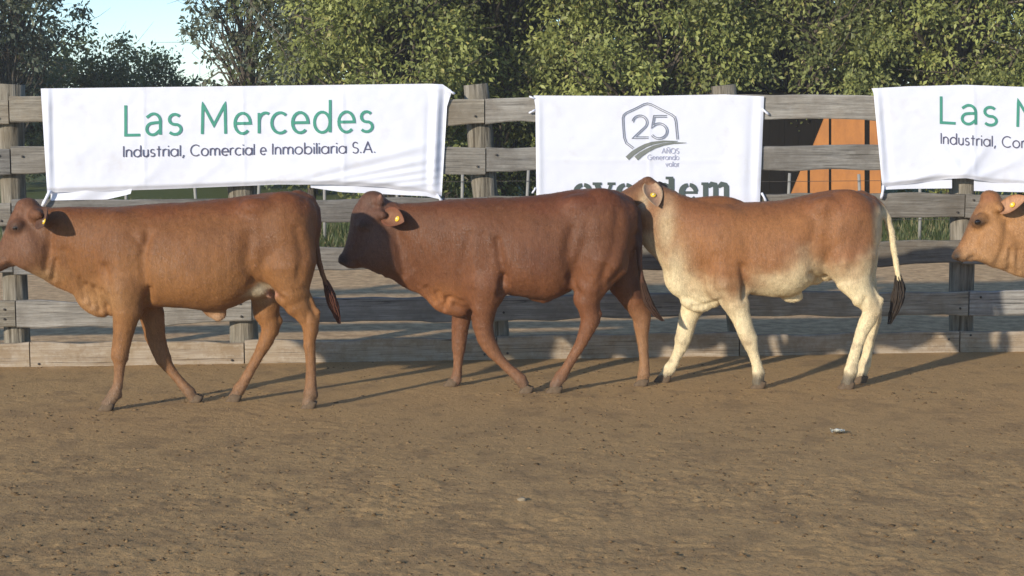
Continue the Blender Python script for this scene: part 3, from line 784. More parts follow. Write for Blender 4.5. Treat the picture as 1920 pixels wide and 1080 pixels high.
    def hair(s, root, V, Q, N, rgb, px, n):
        """the short lying hair of the coat: one sliver per tuft, combed down and back"""
        r = np.random.default_rng(77); A_ = np.linalg.norm(np.cross(V[Q[:,2]]-V[Q[:,0]], V[Q[:,3]]-V[Q[:,1]]), axis=1)
        A_ = A_*(px[Q[:,0]] < 1990); f = r.choice(len(Q), n, p=A_/A_.sum()); w = r.dirichlet((1,1,1,1), n)
        q = Q[f]; mixv = lambda T: (T[q]*w[:,:,None]).sum(1)
        P, Nn, col = mixv(V), mixv(N), mixv(rgb); Nn /= np.linalg.norm(Nn, axis=1, keepdims=True)+1e-9
        fl = fbm(P[:,0]*5, P[:,1]*5, P[:,2]*5, 2)-.5
        D = np.stack([.55+fl*1.6, r.normal(0,.15,n), -.85+r.normal(0,.2,n)], -1)+r.normal(0,.18,(n,3)); D -= Nn*(D*Nn).sum(1, keepdims=True); D /= np.linalg.norm(D, axis=1, keepdims=True)+1e-9
        D = D + Nn*r.uniform(.05,.30,n)[:,None]; S_ = np.cross(D, Nn); S_ /= np.linalg.norm(S_, axis=1, keepdims=True)+1e-9
        L = r.uniform(.008,.019,n)[:,None]; W_ = r.uniform(.0010,.0020,n)[:,None]; P = P - Nn*.001
        T = np.stack([P-S_*W_, P+S_*W_, P+D*L], 1); cc = np.clip(col*r.uniform(.70,1.28,(n,1)), .005, .95)
        tag(link('hair', mesh_np('hair', T.reshape(-1,3), np.arange(3*n).reshape(n,3), False, np.repeat(cc, 3, 0)), M_HAIR, root), kind='stuff')
def coat_mat(name):
    t = NT(name, .62, .25); a = t.attr('coat'); v = t.coord((1,1,.28)); v2 = t.coord()
    h = t.noise(v, 120, 4, .7, .4); p = t.noise(v2, 7, 5, .6); q = t.noise(v2, 26, 4, .6)
    vs_ = t.coord((1,1,.16)); sk = t.noise(vs_, 34, 4, .65, .3)
    mul = lambda f, lo, hi: t.ramp(f, [(.30, g3(lo)), (.72, g3(hi))])
    c = t.mix(1.0, a, mul(h, .74, 1.18), 'MULTIPLY'); c = t.mix(1.0, c, mul(sk, .84, 1.12), 'MULTIPLY'); c = t.mix(1.0, c, mul(p, .84, 1.10), 'MULTIPLY')
    c = t.mix(t.ramp(q, [(.56, g3(0)), (.8, g3(.10))]), c, (.34,.22,.12))
    t.color(c); t.bump(t.math('ADD', t.math('ADD', h, t.math('MULTIPLY', sk, .6)), t.math('MULTIPLY', q, .5)), .45, .006)
    t.b.inputs['Sheen Weight'].default_value = .05; t.b.inputs['Sheen Roughness'].default_value = .4
    t.put(t.b.inputs['Sheen Tint'], (.9,.7,.5,1))
    return t.m
M_COAT = coat_mat('hair_coat')
t = NT('hair_strand', .5, .35); t.color(t.attr('coat')); M_HAIR = t.m
t = NT('hoof_horn', .8, .2); v = t.coord(); t.color(t.mix(t.noise(v, 40, 4), (.06,.042,.028), (.20,.135,.08))); M_HOOF = t.m
t = NT('dark_eye', .08, .6); t.color((.012,.008,.006)); M_EYE = t.m
t = NT('tag_plastic', .4, .4); t.color((.80,.52,.03)); M_TAG = t.m
t = NT('tag_stud', .4, .4); t.color((.75,.68,.45)); M_STUD = t.m
def brush_mat(name, c0, c1):
    t = NT(name, .7, .2); t.color(t.mix(t.noise(t.coord((60,60,4)), 3, 3), c0, c1)); return t.m

def add_hoof(root, B, px, py, y, length=30, height=17, lean=0.0, mat=M_HOOF):
    """two-toed hoof, toe pointing left; px,py: middle of the sole"""
    p = B.w(px, py, y); L, Hh = length/B.S/2, height/B.S; mb = MB()
    for sy in (-1, 1):
        V = []; n = 10; prof = [(0.0, 1.0), (.35, .93), (.75, .80), (1.0, .62)]
        for zf, sc in prof:
            for i in range(n):
                a = 2*math.pi*i/n; cx = math.cos(a); cy = math.sin(a)
                fx = -L*1.05 if cx > 0 else L*.85
                x = fx*abs(cx)**.85*sc + zf*Hh*.55 ; yv = sy*(.0175+ .0165*cy*sc*(1 if cx < .3 else .85)) 
                V.append((x, yv, zf*Hh*(1.0 if cx > -.2 else .85)))
        F = [(k*n+i, k*n+(i+1)%n, (k+1)*n+(i+1)%n, (k+1)*n+i) for k in range(3) for i in range(n)]
        F += [tuple(range(n))[::-1], tuple(3*n+i for i in range(n))]; mb.add(V, F)
    g = float(ground_h(np.array([p[0]+B.origin[0]]), np.array([p[1]+B.origin[1]]))[0])
    o = mb.build('hoof', mat, root, True, loc=(p[0], p[1], g-.008)); o.rotation_euler = (0, math.radians(lean), 0)
    return o
def add_eye(root, B, px, py, y, r=.0155):
    mb = bmesh.new(); bmesh.ops.create_uvsphere(mb, u_segments=16, v_segments=10, radius=r)
    for v in mb.verts: v.co.y *= .8; v.co.z *= .82
    me = bpy.data.meshes.new('eye'); mb.to_mesh(me); mb.free(); me.polygons.foreach_set('use_smooth', np.ones(len(me.polygons), bool))
    o = link('eye', me, M_EYE, root, tuple(B.w(px, py, y))); o.rotation_euler = (0, math.radians(-20), 0)
def add_ear(root, B, px, py, y, direction, opening, length=.20, width=.062, mat=None, col=(.2,.1,.05), inner=(.35,.2,.14), tagged=True, droop=.25, tag_at=.42):
    """cupped leaf-shaped ear; direction: where it points, opening: where its hollow faces"""
    d = np.array(direction, float); d /= np.linalg.norm(d); u = np.array(opening, float); u -= d*np.dot(u, d); u /= np.linalg.norm(u)
    sd = np.cross(d, u); base = B.w(px, py, y); nu, nv = 16, 10; V = []; Cc = []
    for side in (0, 1):
        for i in range(nu+1):
            a = i/nu; wv = width*(math.sin(math.pi*min(1, .13+.87*a)**.85)**.75+.02) * (1 if a > .02 else .9)
            for j in range(nv+1):
                b = -1+2*j/nv
                cup = wv*.55*(1-b*b)*(1-.55*a) 
                p = d*length*a + sd*wv*b - u*cup + np.array([0,0,-1])*droop*length*a*a*.5 - u*(.007*(1-a*.6) if side else 0)*(1-.5*b*b)
                V.append(p); k = abs(b)
                Cc.append(np.array(inner)*(1-k**3)+np.array(col)*k**3 if side == 0 else np.array(col))
    I = np.arange((nu+1)*(nv+1)).reshape(nu+1, nv+1); n0 = (nu+1)*(nv+1)
    F0 = np.stack([I[:-1,:-1], I[1:,:-1], I[1:,1:], I[:-1,1:]], -1).reshape(-1, 4); F1 = F0[:, ::-1]+n0
    rim = [I[i,0] for i in range(nu+1)] + [I[nu,j] for j in range(1,nv+1)] + [I[i,nv] for i in range(nu-1,-1,-1)]
    R = np.array([(rim[i], rim[i]+n0, rim[i+1]+n0, rim[i+1]) for i in range(len(rim)-1)])
    ear = link('ear', mesh_np('ear', np.array(V), np.concatenate([F0, F1, R]), True, np.array(Cc)), mat or M_COAT, root, tuple(base))
    if tagged:
        q = d*length*tag_at - u*(width*.55*(1-.55*tag_at)-.008) + np.array([0,0,-1])*droop*length*tag_at**2*.5
        mb = MB(); mb.tube([q, q+u*.004, q+u*.006], [.017,.017,.015], 16); tg = mb.build('ear_tag', M_TAG, ear, False)
        mb = MB(); mb.tube([q+u*.006, q+u*.011], [.007,.005], 10); mb.build('stud', M_STUD, tg)
    return ear
def add_brush(root, B, pts, mat, n=150, spread=1.0, rootw=5):
    """hair brush at the tail's end; pts: (px, py, y, half width px)"""
    W = np.array([B.w(p[0], p[1], p[2]) for p in pts]); R = np.array([p[3]/B.S for p in pts]); mb = MB(); r_ = random.Random(3)
    tt = np.linspace(0, 1, len(pts))
    for i in range(n):
        a, rr = r_.random()*6.283, math.sqrt(r_.random()); t0 = r_.random()*.45; t1 = min(1.0, t0+.35+r_.random()*.45)
        L = []
        for k in range(6):
            t_ = t0+(t1-t0)*k/5; c_ = np.array([np.interp(t_, tt, W[:,j]) for j in range(3)]); w_ = np.interp(t_, tt, R)*rr
            L.append(c_+np.array([math.cos(a)*w_, math.sin(a)*w_*.8, 0])+np.array([r_.uniform(-1,1), r_.uniform(-1,1), 0])*.004)
        mb.tube(L, [.0035,.004,.0036,.003,.002,.0008], 4, cap=False)
    return mb.build('tail_brush', mat, root, True)

def mixc(a, b, f): return a*(1-f[:,None]) + np.array(b)*f[:,None]
# ================================================================= calf 1: reddish brown heifer, nearest, at the left
def heifer_body(B, dx=0, dy=0, head=True):
    q = lambda x, y: (x+dx, y+dy)
    T = [ # x, top, bottom, half width, pinch
        (66,396,505,.060,.1),(92,390,522,.082,.25),(120,388,536,.100,.40),(150,388,562,.118,.48),(185,388,582,.145,.48),(215,388,590,.172,.36),
        (255,385,584,.200,.12),(300,382,575,.222,-.04),(350,379,577,.238,-.10),(400,374,581,.242,-.10),(440,370,574,.232,-.06),(475,365,556,.216,.02),
        (510,361,541,.208,.12),(545,360,524,.192,.16),(572,364,498,.160,.18),(588,376,462,.110,.15),(596,395,435,.050,0)]
    B.loft((q(66,450), q(596,450)), [(q(x,t_), q(x,b), w_, k) for x, t_, b, w_, k in T], .03)
    # shoulder blades, arms, thighs, hip points
    for sg in (-1, 1):
        B.ell((*q(228,480), sg*.115), (42,.080,78), 6, .05); B.ell((*q(232,540), sg*.115), (40,.075,48), 0, .05)
        B.ell((*q(540,455), sg*.105), (50,.105,92), 6, .06); B.ell((*q(478,388), sg*.150), (26,.050,16), 0, .05); B.ell((*q(577,398), sg*.075), (16,.040,16), 0, .04)
    return B
def legs1(B):
    # near fore, far fore, near hind, far hind : (px, py, y, r)
    B.chain([(232,540,-.125,37),(238,578,-.125,30),(233,610,-.125,22),(229,640,-.125,17.5),(226,656,-.125,17),(225,668,-.125,16.5),(225,682,-.128,12.0),(223,704,-.130,9.6),(220,724,-.132,10.2),(215,738,-.134,13.2),(208,748,-.134,11.8),(202,757,-.134,12.5)], .022, .86)
    B.cone(B.w(231,672,-.125), B.w(229,678,-.125), 9, 7, .012, .8); B.cone(B.w(224,740,-.133), B.w(225,743,-.133), 5, 4, .01, .9)
    B.chain([(262,540,.115,36),(284,588,.110,24),(291,628,.105,20),(299,656,.10,17),(306,672,.10,15.8),(314,686,.10,12),(330,706,.095,9.4),(344,723,.09,10),(355,735,.09,12.4),(362,745,.09,11),(364,753,.09,11)], .022, .86)
    B.chain([(540,500,-.115,52),(546,545,-.125,35),(557,571,-.13,24),(571,590,-.13,18.5),(580,602,-.13,17.5),(582,618,-.13,15.8),(580,638,-.13,13.2),(582,668,-.13,10.6),(583,700,-.13,10.2),(583,722,-.13,11.4),(582,736,-.13,13.8),(580,747,-.13,12),(578,756,-.13,12.8)], .024, .78)
    B.cone(B.w(594,585,-.13), B.w(589,604,-.13), 6.5, 9, .014, .75); B.cone(B.w(592,585,-.13), B.w(578,556,-.13), 5, 7, .014, .7); B.cone(B.w(592,740,-.13), B.w(592,743,-.13), 4.5, 4, .01, .9)
    B.chain([(520,500,.10,50),(500,553,.10,31),(498,585,.10,24),(506,606,.10,19),(506,620,.10,17),(499,638,.10,14.5),(486,664,.10,11.4),(470,693,.10,10),(457,716,.10,11.2),(449,729,.10,13),(443,739,.10,11.2),(438,746,.10,11.5)], .024, .78)
    B.cone(B.w(524,600,.10), B.w(514,620,.10), 6.5, 8, .014, .75); B.cone(B.w(522,600,.10), B.w(514,570,.10), 5, 7, .014, .7)

S1 = 331.0; Y1 = (ground_y(768)+ground_y(752))/2
B = Body(Y1, .06, 320, S1); heifer_body(B); legs1(B)
# head: nose low, looking ahead out of the picture
B.loft(((66,428),(-16,494)), [((88,394),(104,520),.070,.1),((62,383),(84,520),.088,.1),((44,379),(62,512),.096,.05),((28,391),(47,505),.096,-.02),((18,410),(36,499),.086,-.05),((8,436),(23,500),.070,-.05),
        ((-2,458),(10,505),.058,-.05),((-11,474),(0,509),.056,-.05),((-18,484),(-9,508),.052,0),((-22,492),(-17,503),.030,0)], .03)
for sg in (-1, 1):
    B.ell((30,424,sg*.078), (13,.026,11), 30, .025); B.ell((52,470,sg*.062), (26,.036,32), -30, .04); B.ell((-16,489,sg*.030), (8,.018,8), 0, .02)
B.ell((52,385,0), (16,.05,12), 20, .04)
B.chain([(66,402,-.08,10),(73,403,-.112,7)], .03); B.chain([(66,402,.08,10),(73,403,.112,7)], .03)
# tail
B.chain([(560,372,0,16),(582,376,0,11),(592,392,0,8.5),(596,420,-.01,7.5),(592,455,-.01,6.5),(597,488,-.01,6),(605,515,-.01,5.5),(613,535,-.01,5)], .02)
# navel fold, udder and teats
B.ell((403,586,0), (22,.026,13), -14, .03); B.ell((408,594,0), (9,.016,9), 0, .015)
B.ell((490,540,0), (34,.105,18), 14, .03)
for x, y, d in ((503,552,-.055),(511,551,-.02),(492,550,.03)): B.chain([(x,y-8,d,5),(x+1,y+4,d,3.6)], .012)
# brisket skin
B.ell((180,568,0), (34,.04,20), -30, .04); B.ell((118,520,0), (40,.028,20), -24, .03)
CR1 = [([(277,440),(266,480),(270,520),(279,560)], .013, 9),([(279,545),(274,575)], .018, 7),([(245,440),(262,455),(276,452)], .006, 8),
       ([(196,500),(206,540),(202,575)], .010, 8),([(160,535),(172,572)], .012, 4),([(176,540),(186,580)], .012, 4),([(190,545),(203,595)], .010, 4),([(150,525),(158,560)], .008, 4),
       ([(95,430),(92,470),(86,505)], .012, 8),([(104,490),(100,522)], .010, 5),([(120,470),(130,500),(150,540)], .006, 8),
       ([(468,440),(462,490),(474,528)], .010, 12),([(474,527),(500,540),(528,562)], .014, 6),([(500,400),(490,440)], .006, 16),([(556,430),(566,480),(560,520)], .008, 9),
       ([(330,400),(322,540)], .0009, 8),([(352,400),(346,545)], .0009, 8),([(375,400),(371,550)], .0009, 8),([(398,400),(396,550)], .0009, 8),([(420,405),(420,550)], .0009, 8),
       ([(480,395),(440,410),(360,418),(280,420)], .004, 14),([(575,590),(571,640)], .006, 5),([(16,496),(2,501),(-14,502)], .006, 3),([(40,440),(20,470),(0,486)], .004, 8)]
def coat1(px, py, V, N, yr):
    n1 = fbm(V[:,0]*6, V[:,1]*6, V[:,2]*6, 3)-.5
    c = np.tile(np.array([.212,.084,.027]), (len(V), 1))
    c = mixc(c, (.300,.134,.044), sstep(430, 560, py + n1*90)*.8)
    c = mixc(c, (.165,.043,.016), sstep(420, 375, py + n1*50)*.55)
    c = mixc(c, (.165,.075,.040), sstep(115, 60, px+n1*40)*.75)
    c = mixc(c, (.44,.24,.10), np.exp(-(((px-180)/50)**2+((py-565)/28)**2))*.7)
    c = mixc(c, (.42,.25,.11), np.exp(-(((px-75)/35)**2+((py-518)/14)**2))*.7)
    low = sstep(610, 740, py + n1*40); c = mixc(c, (.26,.135,.065), low*.85)
    c = mixc(c, (.20,.13,.078), sstep(715, 755, py + n1*20)*.8)
    c = mixc(c, (.50,.41,.27), np.exp(-(((px-486)/36)**2+((py-545)/17)**2))*sstep(.15, .12, np.abs(yr)))
    c = mixc(c, (.50,.30,.17), np.exp(-(((px-405)/22)**2+((py-596)/11)**2)))
    c = mixc(c, (.62,.30,.22), np.exp(-(((px-507)/10)**2+((py-553)/7)**2))*.8)
    c = mixc(c, (.085,.032,.02), np.exp(-(((px-598)/14)**2))*(py > 385)*(py < 560)*(np.abs(yr) < .05)*.55)
    c = mixc(c, (.05,.028,.02), np.exp(-(((px-30)/16)**2+((py-426)/10)**2))*.85)
    c = mixc(c, (.09,.05,.035), np.exp(-(seg_dist2(px, py, [(18,497),(0,503),(-18,498)])/16))*.8)
    return np.clip(c, .01, .9)
r1 = B.build(CR1, coat1, 'calf', 'reddish brown calf at the left with its nose past the photo edge', M_COAT)
for x, y, d, L in ((197,769,-.134,30),(366,759,.09,24),(577,764,-.13,29),(436,752,.10,30)): add_hoof(r1, B, x, y, d, L, 18)
add_eye(r1, B, 29, 427, -.091, .019); add_eye(r1, B, 33, 424, .098)
add_ear(r1, B, 74, 403, -.105, (.36,-.90,-.10), (-.75,-.40,.45), .20, .064, col=(.10,.042,.022), inner=(.14,.075,.05), tag_at=.62)
add_ear(r1, B, 74, 402, .105, (.30,.95,-.05), (-.6,0,.7), .20, .06, col=(.12,.05,.025), tagged=False)
add_brush(r1, B, [(609,525,-.01,5.5),(617,548,-.01,9),(625,572,-.01,9.5),(632,592,-.01,6),(636,607,-.01,2.5)], brush_mat('red_brush', (.05,.02,.013), (.15,.055,.03)), 160)

# ================================================================= calf 2: dark red, in the middle
S2 = 309.0; Y2 = (ground_y(733)+ground_y(725))/2
B = Body(Y2, 0.0, 930, S2)
T = [(722,384,516,.070,.1),(745,382,520,.090,.2),(770,381,538,.108,.38),(800,379,562,.128,.46),(832,375,576,.155,.46),(864,373,586,.180,.40),(890,372,580,.200,.22),
     (925,371,556,.220,.02),(965,370,554,.236,-.10),(1005,366,559,.244,-.10),(1040,362,559,.240,-.08),(1070,357,545,.226,0),(1100,354,530,.215,.10),(1130,355,520,.202,.15),
     (1158,362,505,.175,.18),(1178,372,485,.135,.15),(1190,386,465,.085,.1),(1196,405,445,.035,0)]
B.loft(((722,450),(1196,450)), [((x,t_), (x,b), w_, k) for x, t_, b, w_, k in T], .03)
for sg in (-1, 1):
    B.ell((905,472,sg*.120), (44,.082,76), 4, .05); B.ell((910,530,sg*.118), (40,.078,48), 0, .05)
    B.ell((1128,445,sg*.108), (54,.108,88), 0, .06); B.ell((1082,384,sg*.150), (26,.050,16), 0, .05); B.ell((1180,400,sg*.075), (14,.040,16), 0, .04)
# near fore (slanting back), far fore (upright), near hind (stepping forward), far hind (behind)
B.chain([(912,535,-.125,38),(906,573,-.125,27),(905,606,-.125,20),(911,634,-.12,17),(918,648,-.12,16),(926,660,-.12,14.4),(938,675,-.12,10.6),(954,691,-.12,9.6),(967,702,-.12,11),(976,711,-.12,12.4),(981,720,-.12,11)], .022, .86)
B.chain([(880,540,.115,36),(868,578,.11,21),(863,612,.11,16.5),(861,638,.11,14.8),(860,654,.11,14),(859,668,.11,10.6),(858,688,.11,9),(857,700,.11,9.8),(855,711,.11,11.8),(850,719,.11,11)], .022, .86)
B.chain([(1125,490,-.115,54),(1107,533,-.125,34),(1100,560,-.13,25),(1105,584,-.13,19.5),(1107,598,-.13,18),(1102,613,-.13,15.5),(1091,640,-.13,12),(1073,671,-.13,9.8),(1060,694,-.13,10.4),(1052,706,-.13,12.6),(1045,716,-.13,11),(1041,722,-.13,11.4)], .024, .78)
B.cone(B.w(1123,588,-.13), B.w(1113,606,-.13), 6, 8, .014, .75); B.cone(B.w(1122,588,-.13), B.w(1116,556,-.13), 5, 7, .014, .7)
B.chain([(1145,480,.10,52),(1172,528,.10,33),(1187,560,.10,24),(1197,582,.10,18.5),(1203,596,.10,17),(1203,612,.10,15.4),(1204,636,.10,11.8),(1207,664,.10,10),(1208,688,.10,11),(1207,702,.10,13),(1205,712,.10,11.4),(1203,718,.10,11.5)], .024, .78)
B.cone(B.w(1215,578,.10), B.w(1210,598,.10), 6, 8, .014, .75); B.cone(B.w(1214,578,.10), B.w(1200,548,.10), 5, 7, .014, .7)
# head
B.loft(((728,428),(642,492)), [((742,384),(766,530),.072,.1),((716,371),(742,518),.094,.1),((694,367),(722,515),.104,.05),((672,378),(706,512),.104,-.02),((660,398),(692,505),.094,-.05),((656,424),(681,502),.080,-.05),
        ((651,448),(668,503),.068,-.05),((644,468),(657,503),.064,-.05),((639,480),(648,500),.058,0),((637,488),(640,495),.032,0)], .03)
for sg in (-1, 1):
    B.ell((684,420,sg*.084), (14,.028,11), 30, .025); B.ell((706,470,sg*.068), (28,.04,34), -30, .04); B.ell((643,485,sg*.034), (9,.02,9), 0, .02)
    B.chain([(712,378,sg*.065,9),(714,368,sg*.08,5)], .015); B.chain([(710,402,sg*.08,10),(718,403,sg*.112,7)], .03)
B.ell((698,373,0), (18,.055,12), 20, .04)
B.chain([(1150,372,0,16),(1178,380,0,11),(1192,397,0,9),(1197,425,-.02,7.5),(1198,460,-.03,6.5),(1199,495,-.03,5.5),(1204,530,-.02,5)], .02)
B.ell((1012,557,0), (20,.03,10), -6, .03); B.chain([(1016,560,0,4),(1018,566,0,2.5)], .01)
B.ell((1105,525,0), (30,.07,22), 10, .03)
B.ell((838,566,0), (30,.045,20), -24, .04); B.ell((862,580,0), (16,.04,12), -10, .03); B.ell((765,520,0), (34,.03,18), -30, .03)
CR2 = [([(932,450),(938,490),(946,520),(945,548)], .014, 8),([(944,520),(938,550)], .018, 7),([(880,440),(868,500),(876,560)], .008, 12),([(905,440),(920,480)], .005, 12),
       ([(838,560),(832,578)], .016, 4),([(846,558),(880,575)], .010, 5),([(852,572),(882,586)], .012, 4),([(800,540),(814,566)], .010, 5),([(820,548),(826,572)], .009, 4),
       ([(740,420),(748,460),(756,515)], .012, 8),([(760,450),(770,500)], .005, 8),([(1072,430),(1064,480),(1074,518)], .012, 11),([(1068,520),(1084,550)], .014, 6),
       ([(1100,420),(1092,470),(1078,510)], .006, 12),([(1190,440),(1172,500),(1146,530)], .014, 7),([(1135,500),(1128,550)], .008, 8),([(1160,400),(1150,470),(1130,520)], .007, 10),
       ([(965,400),(962,540)], .0009, 8),([(988,400),(986,545)], .0009, 8),([(1010,400),(1010,548)], .0009, 8),([(1032,400),(1034,548)], .0009, 8),([(1052,405),(1055,545)], .0009, 8),
       ([(668,497),(650,493)], .006, 3),([(695,440),(672,470),(655,484)], .004, 8)]
def coat2(px, py, V, N, yr):
    n1 = fbm(V[:,0]*6+4, V[:,1]*6, V[:,2]*6, 3)-.5
    c = np.tile(np.array([.150,.056,.022]), (len(V), 1))
    c = mixc(c, (.20,.075,.030), sstep(440, 560, py + n1*80)*.7)
    c = mixc(c, (.130,.034,.015), sstep(410, 368, py + n1*50)*.5)
    c = mixc(c, (.135,.066,.042), sstep(770, 690, px + n1*50)*.85)
    c = mixc(c, (.38,.155,.055), np.exp(-(((px-828)/34)**2+((py-560)/24)**2))*.85)
    c = mixc(c, (.095,.03,.017), np.exp(-(((px-1010)/30)**2+((py-490)/32)**2))*.4)
    c = mixc(c, (.26,.125,.06), sstep(575, 700, py+n1*40)*.7); c = mixc(c, (.155,.10,.065), sstep(690, 722, py+n1*20)*.75)
    c = mixc(c, (.40,.22,.10), sstep(545, 640, py)*sstep(1130, 1170, px)*.5)
    c = mixc(c, (.055,.025,.018), np.exp(-(((px-1199)/13)**2))*(py > 395)*(py < 560)*(np.abs(yr) < .06)*.7)
    c = mixc(c, (.035,.022,.018), np.exp(-(((px-683)/13)**2+((py-421)/8)**2))*.7)
    c = mixc(c, (.035,.025,.022), np.exp(-(((px-642)/13)**2+((py-488)/12)**2))*.8)
    c = mixc(c, (.30,.15,.10), np.exp(-(((px-714)/7)**2+((py-369)/6)**2))*.7)
    return np.clip(c, .01, .9)
r2 = B.build(CR2, coat2, 'calf', 'dark red calf in the middle with lowered dark face and horn bud', M_COAT)
for x, y, d, L in ((984,730,-.12,27),(843,727,.11,27),(1037,732,-.13,31),(1200,727,.10,28)): add_hoof(r2, B, x, y, d, L, 17)
add_eye(r2, B, 683, 423, -.098, .016); add_eye(r2, B, 687, 421, .104)
add_ear(r2, B, 718, 403, -.105, (.70,-.70,-.03), (-.55,-.60,.40), .19, .060, col=(.17,.055,.027), inner=(.24,.11,.06), tag_at=.62)
add_ear(r2, B, 720, 402, .105, (.3,.95,-.05), (-.6,0,.7), .19, .056, col=(.12,.04,.022), tagged=False)
add_brush(r2, B, [(1201,515,-.02,4.5),(1208,545,-.02,6),(1217,570,-.02,8),(1230,590,-.02,7),(1243,602,-.02,3)], brush_mat('dark_brush', (.025,.014,.01), (.10,.05,.03)), 130)

# ================================================================= calf 3: fawn with cream legs and belly
S3 = 304.0; Y3 = (ground_y(728)+ground_y(716))/2
B = Body(Y3, 0.0, 1440, S3)
T = [(1188,392,420,.04,0),(1198,384,446,.060,.05),(1214,374,470,.080,.10),(1234,364,490,.092,.12),(1252,362,522,.100,.18),(1272,367,548,.108,.30),(1295,371,564,.130,.36),(1320,375,572,.155,.36),(1350,377,568,.178,.26),(1382,379,555,.200,.08),
     (1420,379,553,.222,-.06),(1455,377,556,.234,-.10),(1485,372,553,.234,-.10),(1515,365,536,.220,-.04),(1545,359,514,.210,.06),(1575,356,512,.202,.13),(1605,360,500,.180,.16),
     (1628,367,490,.145,.15),(1643,379,470,.095,.1),(1651,398,445,.040,0)]
B.loft(((1188,450),(1651,450)), [((x,t_), (x,b), w_, k) for x, t_, b, w_, k in T], .03)
for sg in (-1, 1):
    B.ell((1362,468,sg*.118), (42,.080,72), 0, .05); B.ell((1366,528,sg*.115), (40,.075,44), 0, .05)
    B.ell((1594,445,sg*.108), (50,.105,86), 6, .06); B.ell((1546,388,sg*.150), (26,.050,16), 0, .05); B.ell((1637,396,sg*.072), (14,.038,16), 0, .04)
B.ell((1345,380,0), (40,.05,12), 0, .04)
# far fore (reaching forward), near fore (slanting back), near hind, far hind
B.chain([(1330,530,.10,36),(1303,566,.105,24),(1291,594,.105,18.5),(1284,622,.105,16.5),(1280,636,.105,16),(1277,649,.105,13.6),(1270,664,.105,10.6),(1262,681,.105,10.4),(1254,693,.105,12.8),(1248,702,.105,11.2),(1244,708,.105,11)], .022, .86)
B.chain([(1364,530,-.12,38),(1378,564,-.125,26),(1389,594,-.125,18.5),(1398,620,-.125,16.5),(1404,635,-.125,16),(1408,648,-.125,13.6),(1413,664,-.125,10.4),(1419,684,-.125,10),(1422,699,-.125,12.6),(1422,710,-.125,11.4),(1421,717,-.125,11.6)], .022, .86)
B.chain([(1592,490,-.115,50),(1600,523,-.125,33),(1613,550,-.13,25),(1628,568,-.13,19.5),(1634,580,-.13,18),(1628,597,-.13,16),(1616,622,-.13,12.6),(1605,654,-.13,10.6),(1598,680,-.13,11.6),(1595,695,-.13,13.8),(1592,707,-.13,11.8),(1589,717,-.13,12.4)], .024, .78)
B.cone(B.w(1650,562,-.13), B.w(1641,584,-.13), 6.5, 8.5, .014, .75); B.cone(B.w(1648,562,-.13), B.w(1630,535,-.13), 5, 7, .014, .7)
B.chain([(1600,490,.10,48),(1612,528,.10,31),(1624,556,.10,24),(1635,578,.10,18.5),(1637,596,.10,16),(1634,616,.10,13),(1629,644,.10,10.5),(1625,668,.10,10.4),(1621,684,.10,12.6),(1618,695,.10,11),(1615,703,.10,11)], .024, .78)
# neck swings away and the head looks off behind the next calf
B.loft(((1252,372),(1130,404)), [((1264,366),(1264,430),.070,.1),((1249,355),(1247,408),.082,.05),((1233,341),(1231,394),.088,0),((1214,335),(1213,390),.088,-.05),((1192,349),(1193,394),.078,-.05),
      ((1170,364),(1171,402),.066,-.05),((1150,378),(1152,412),.058,0),((1136,386),(1138,416),.056,0),((1128,396),(1129,410),.030,0)], .03, [.02,.04,.07,.11,.17,.23,.27,.30,.31])
B.chain([(1262,400,.0,26),(1246,385,.03,24)], .05)
B.ell((1213,339,.06), (10,.045,7), 20, .02)
B.chain([(1615,372,0,15),(1636,377,0,10.5),(1652,388,0,8),(1663,408,-.01,7),(1671,435,-.01,6.6),(1676,470,-.01,6.3),(1681,500,-.01,6),(1685,524,-.01,5.4)], .02)
B.ell((1486,556,0), (20,.026,11), 2, .03); B.ell((1540,520,0), (24,.06,12), 18, .03)
B.ell((1308,566,0), (30,.05,17), -8, .04); B.ell((1270,525,0), (22,.05,28), 20, .04); B.ell((1335,560,0), (24,.06,14), 10, .03)
CR3 = [([(1392,500),(1397,530),(1400,556)], .014, 7),([(1398,540),(1396,560)], .015, 6),([(1340,480),(1330,530),(1350,560)], .008, 10),([(1290,560),(1320,572),(1348,566)], .012, 5),([(1300,575),(1334,578)], .010, 4),
       ([(1262,420),(1272,480),(1290,530)], .006, 12),([(1246,420),(1250,480)], .005, 8),([(1528,420),(1520,470),(1527,514)], .010, 12),([(1524,517),(1560,542),(1592,568)], .014, 6),
       ([(1620,420),(1606,470),(1600,500)], .007, 12),([(1560,400),(1548,450)], .006, 14),([(1440,400),(1436,545)], .0009, 8),([(1462,400),(1460,545)], .0009, 8),([(1484,400),(1484,545)], .0009, 8),([(1506,400),(1508,530)], .0009, 8),
       ([(1622,560),(1610,590)], .007, 5),([(1470,480),(1500,470)], .003, 8),([(1238,350),(1236,380),(1226,392)], .006, 6),([(1200,372),(1180,386)], .006, 6)]
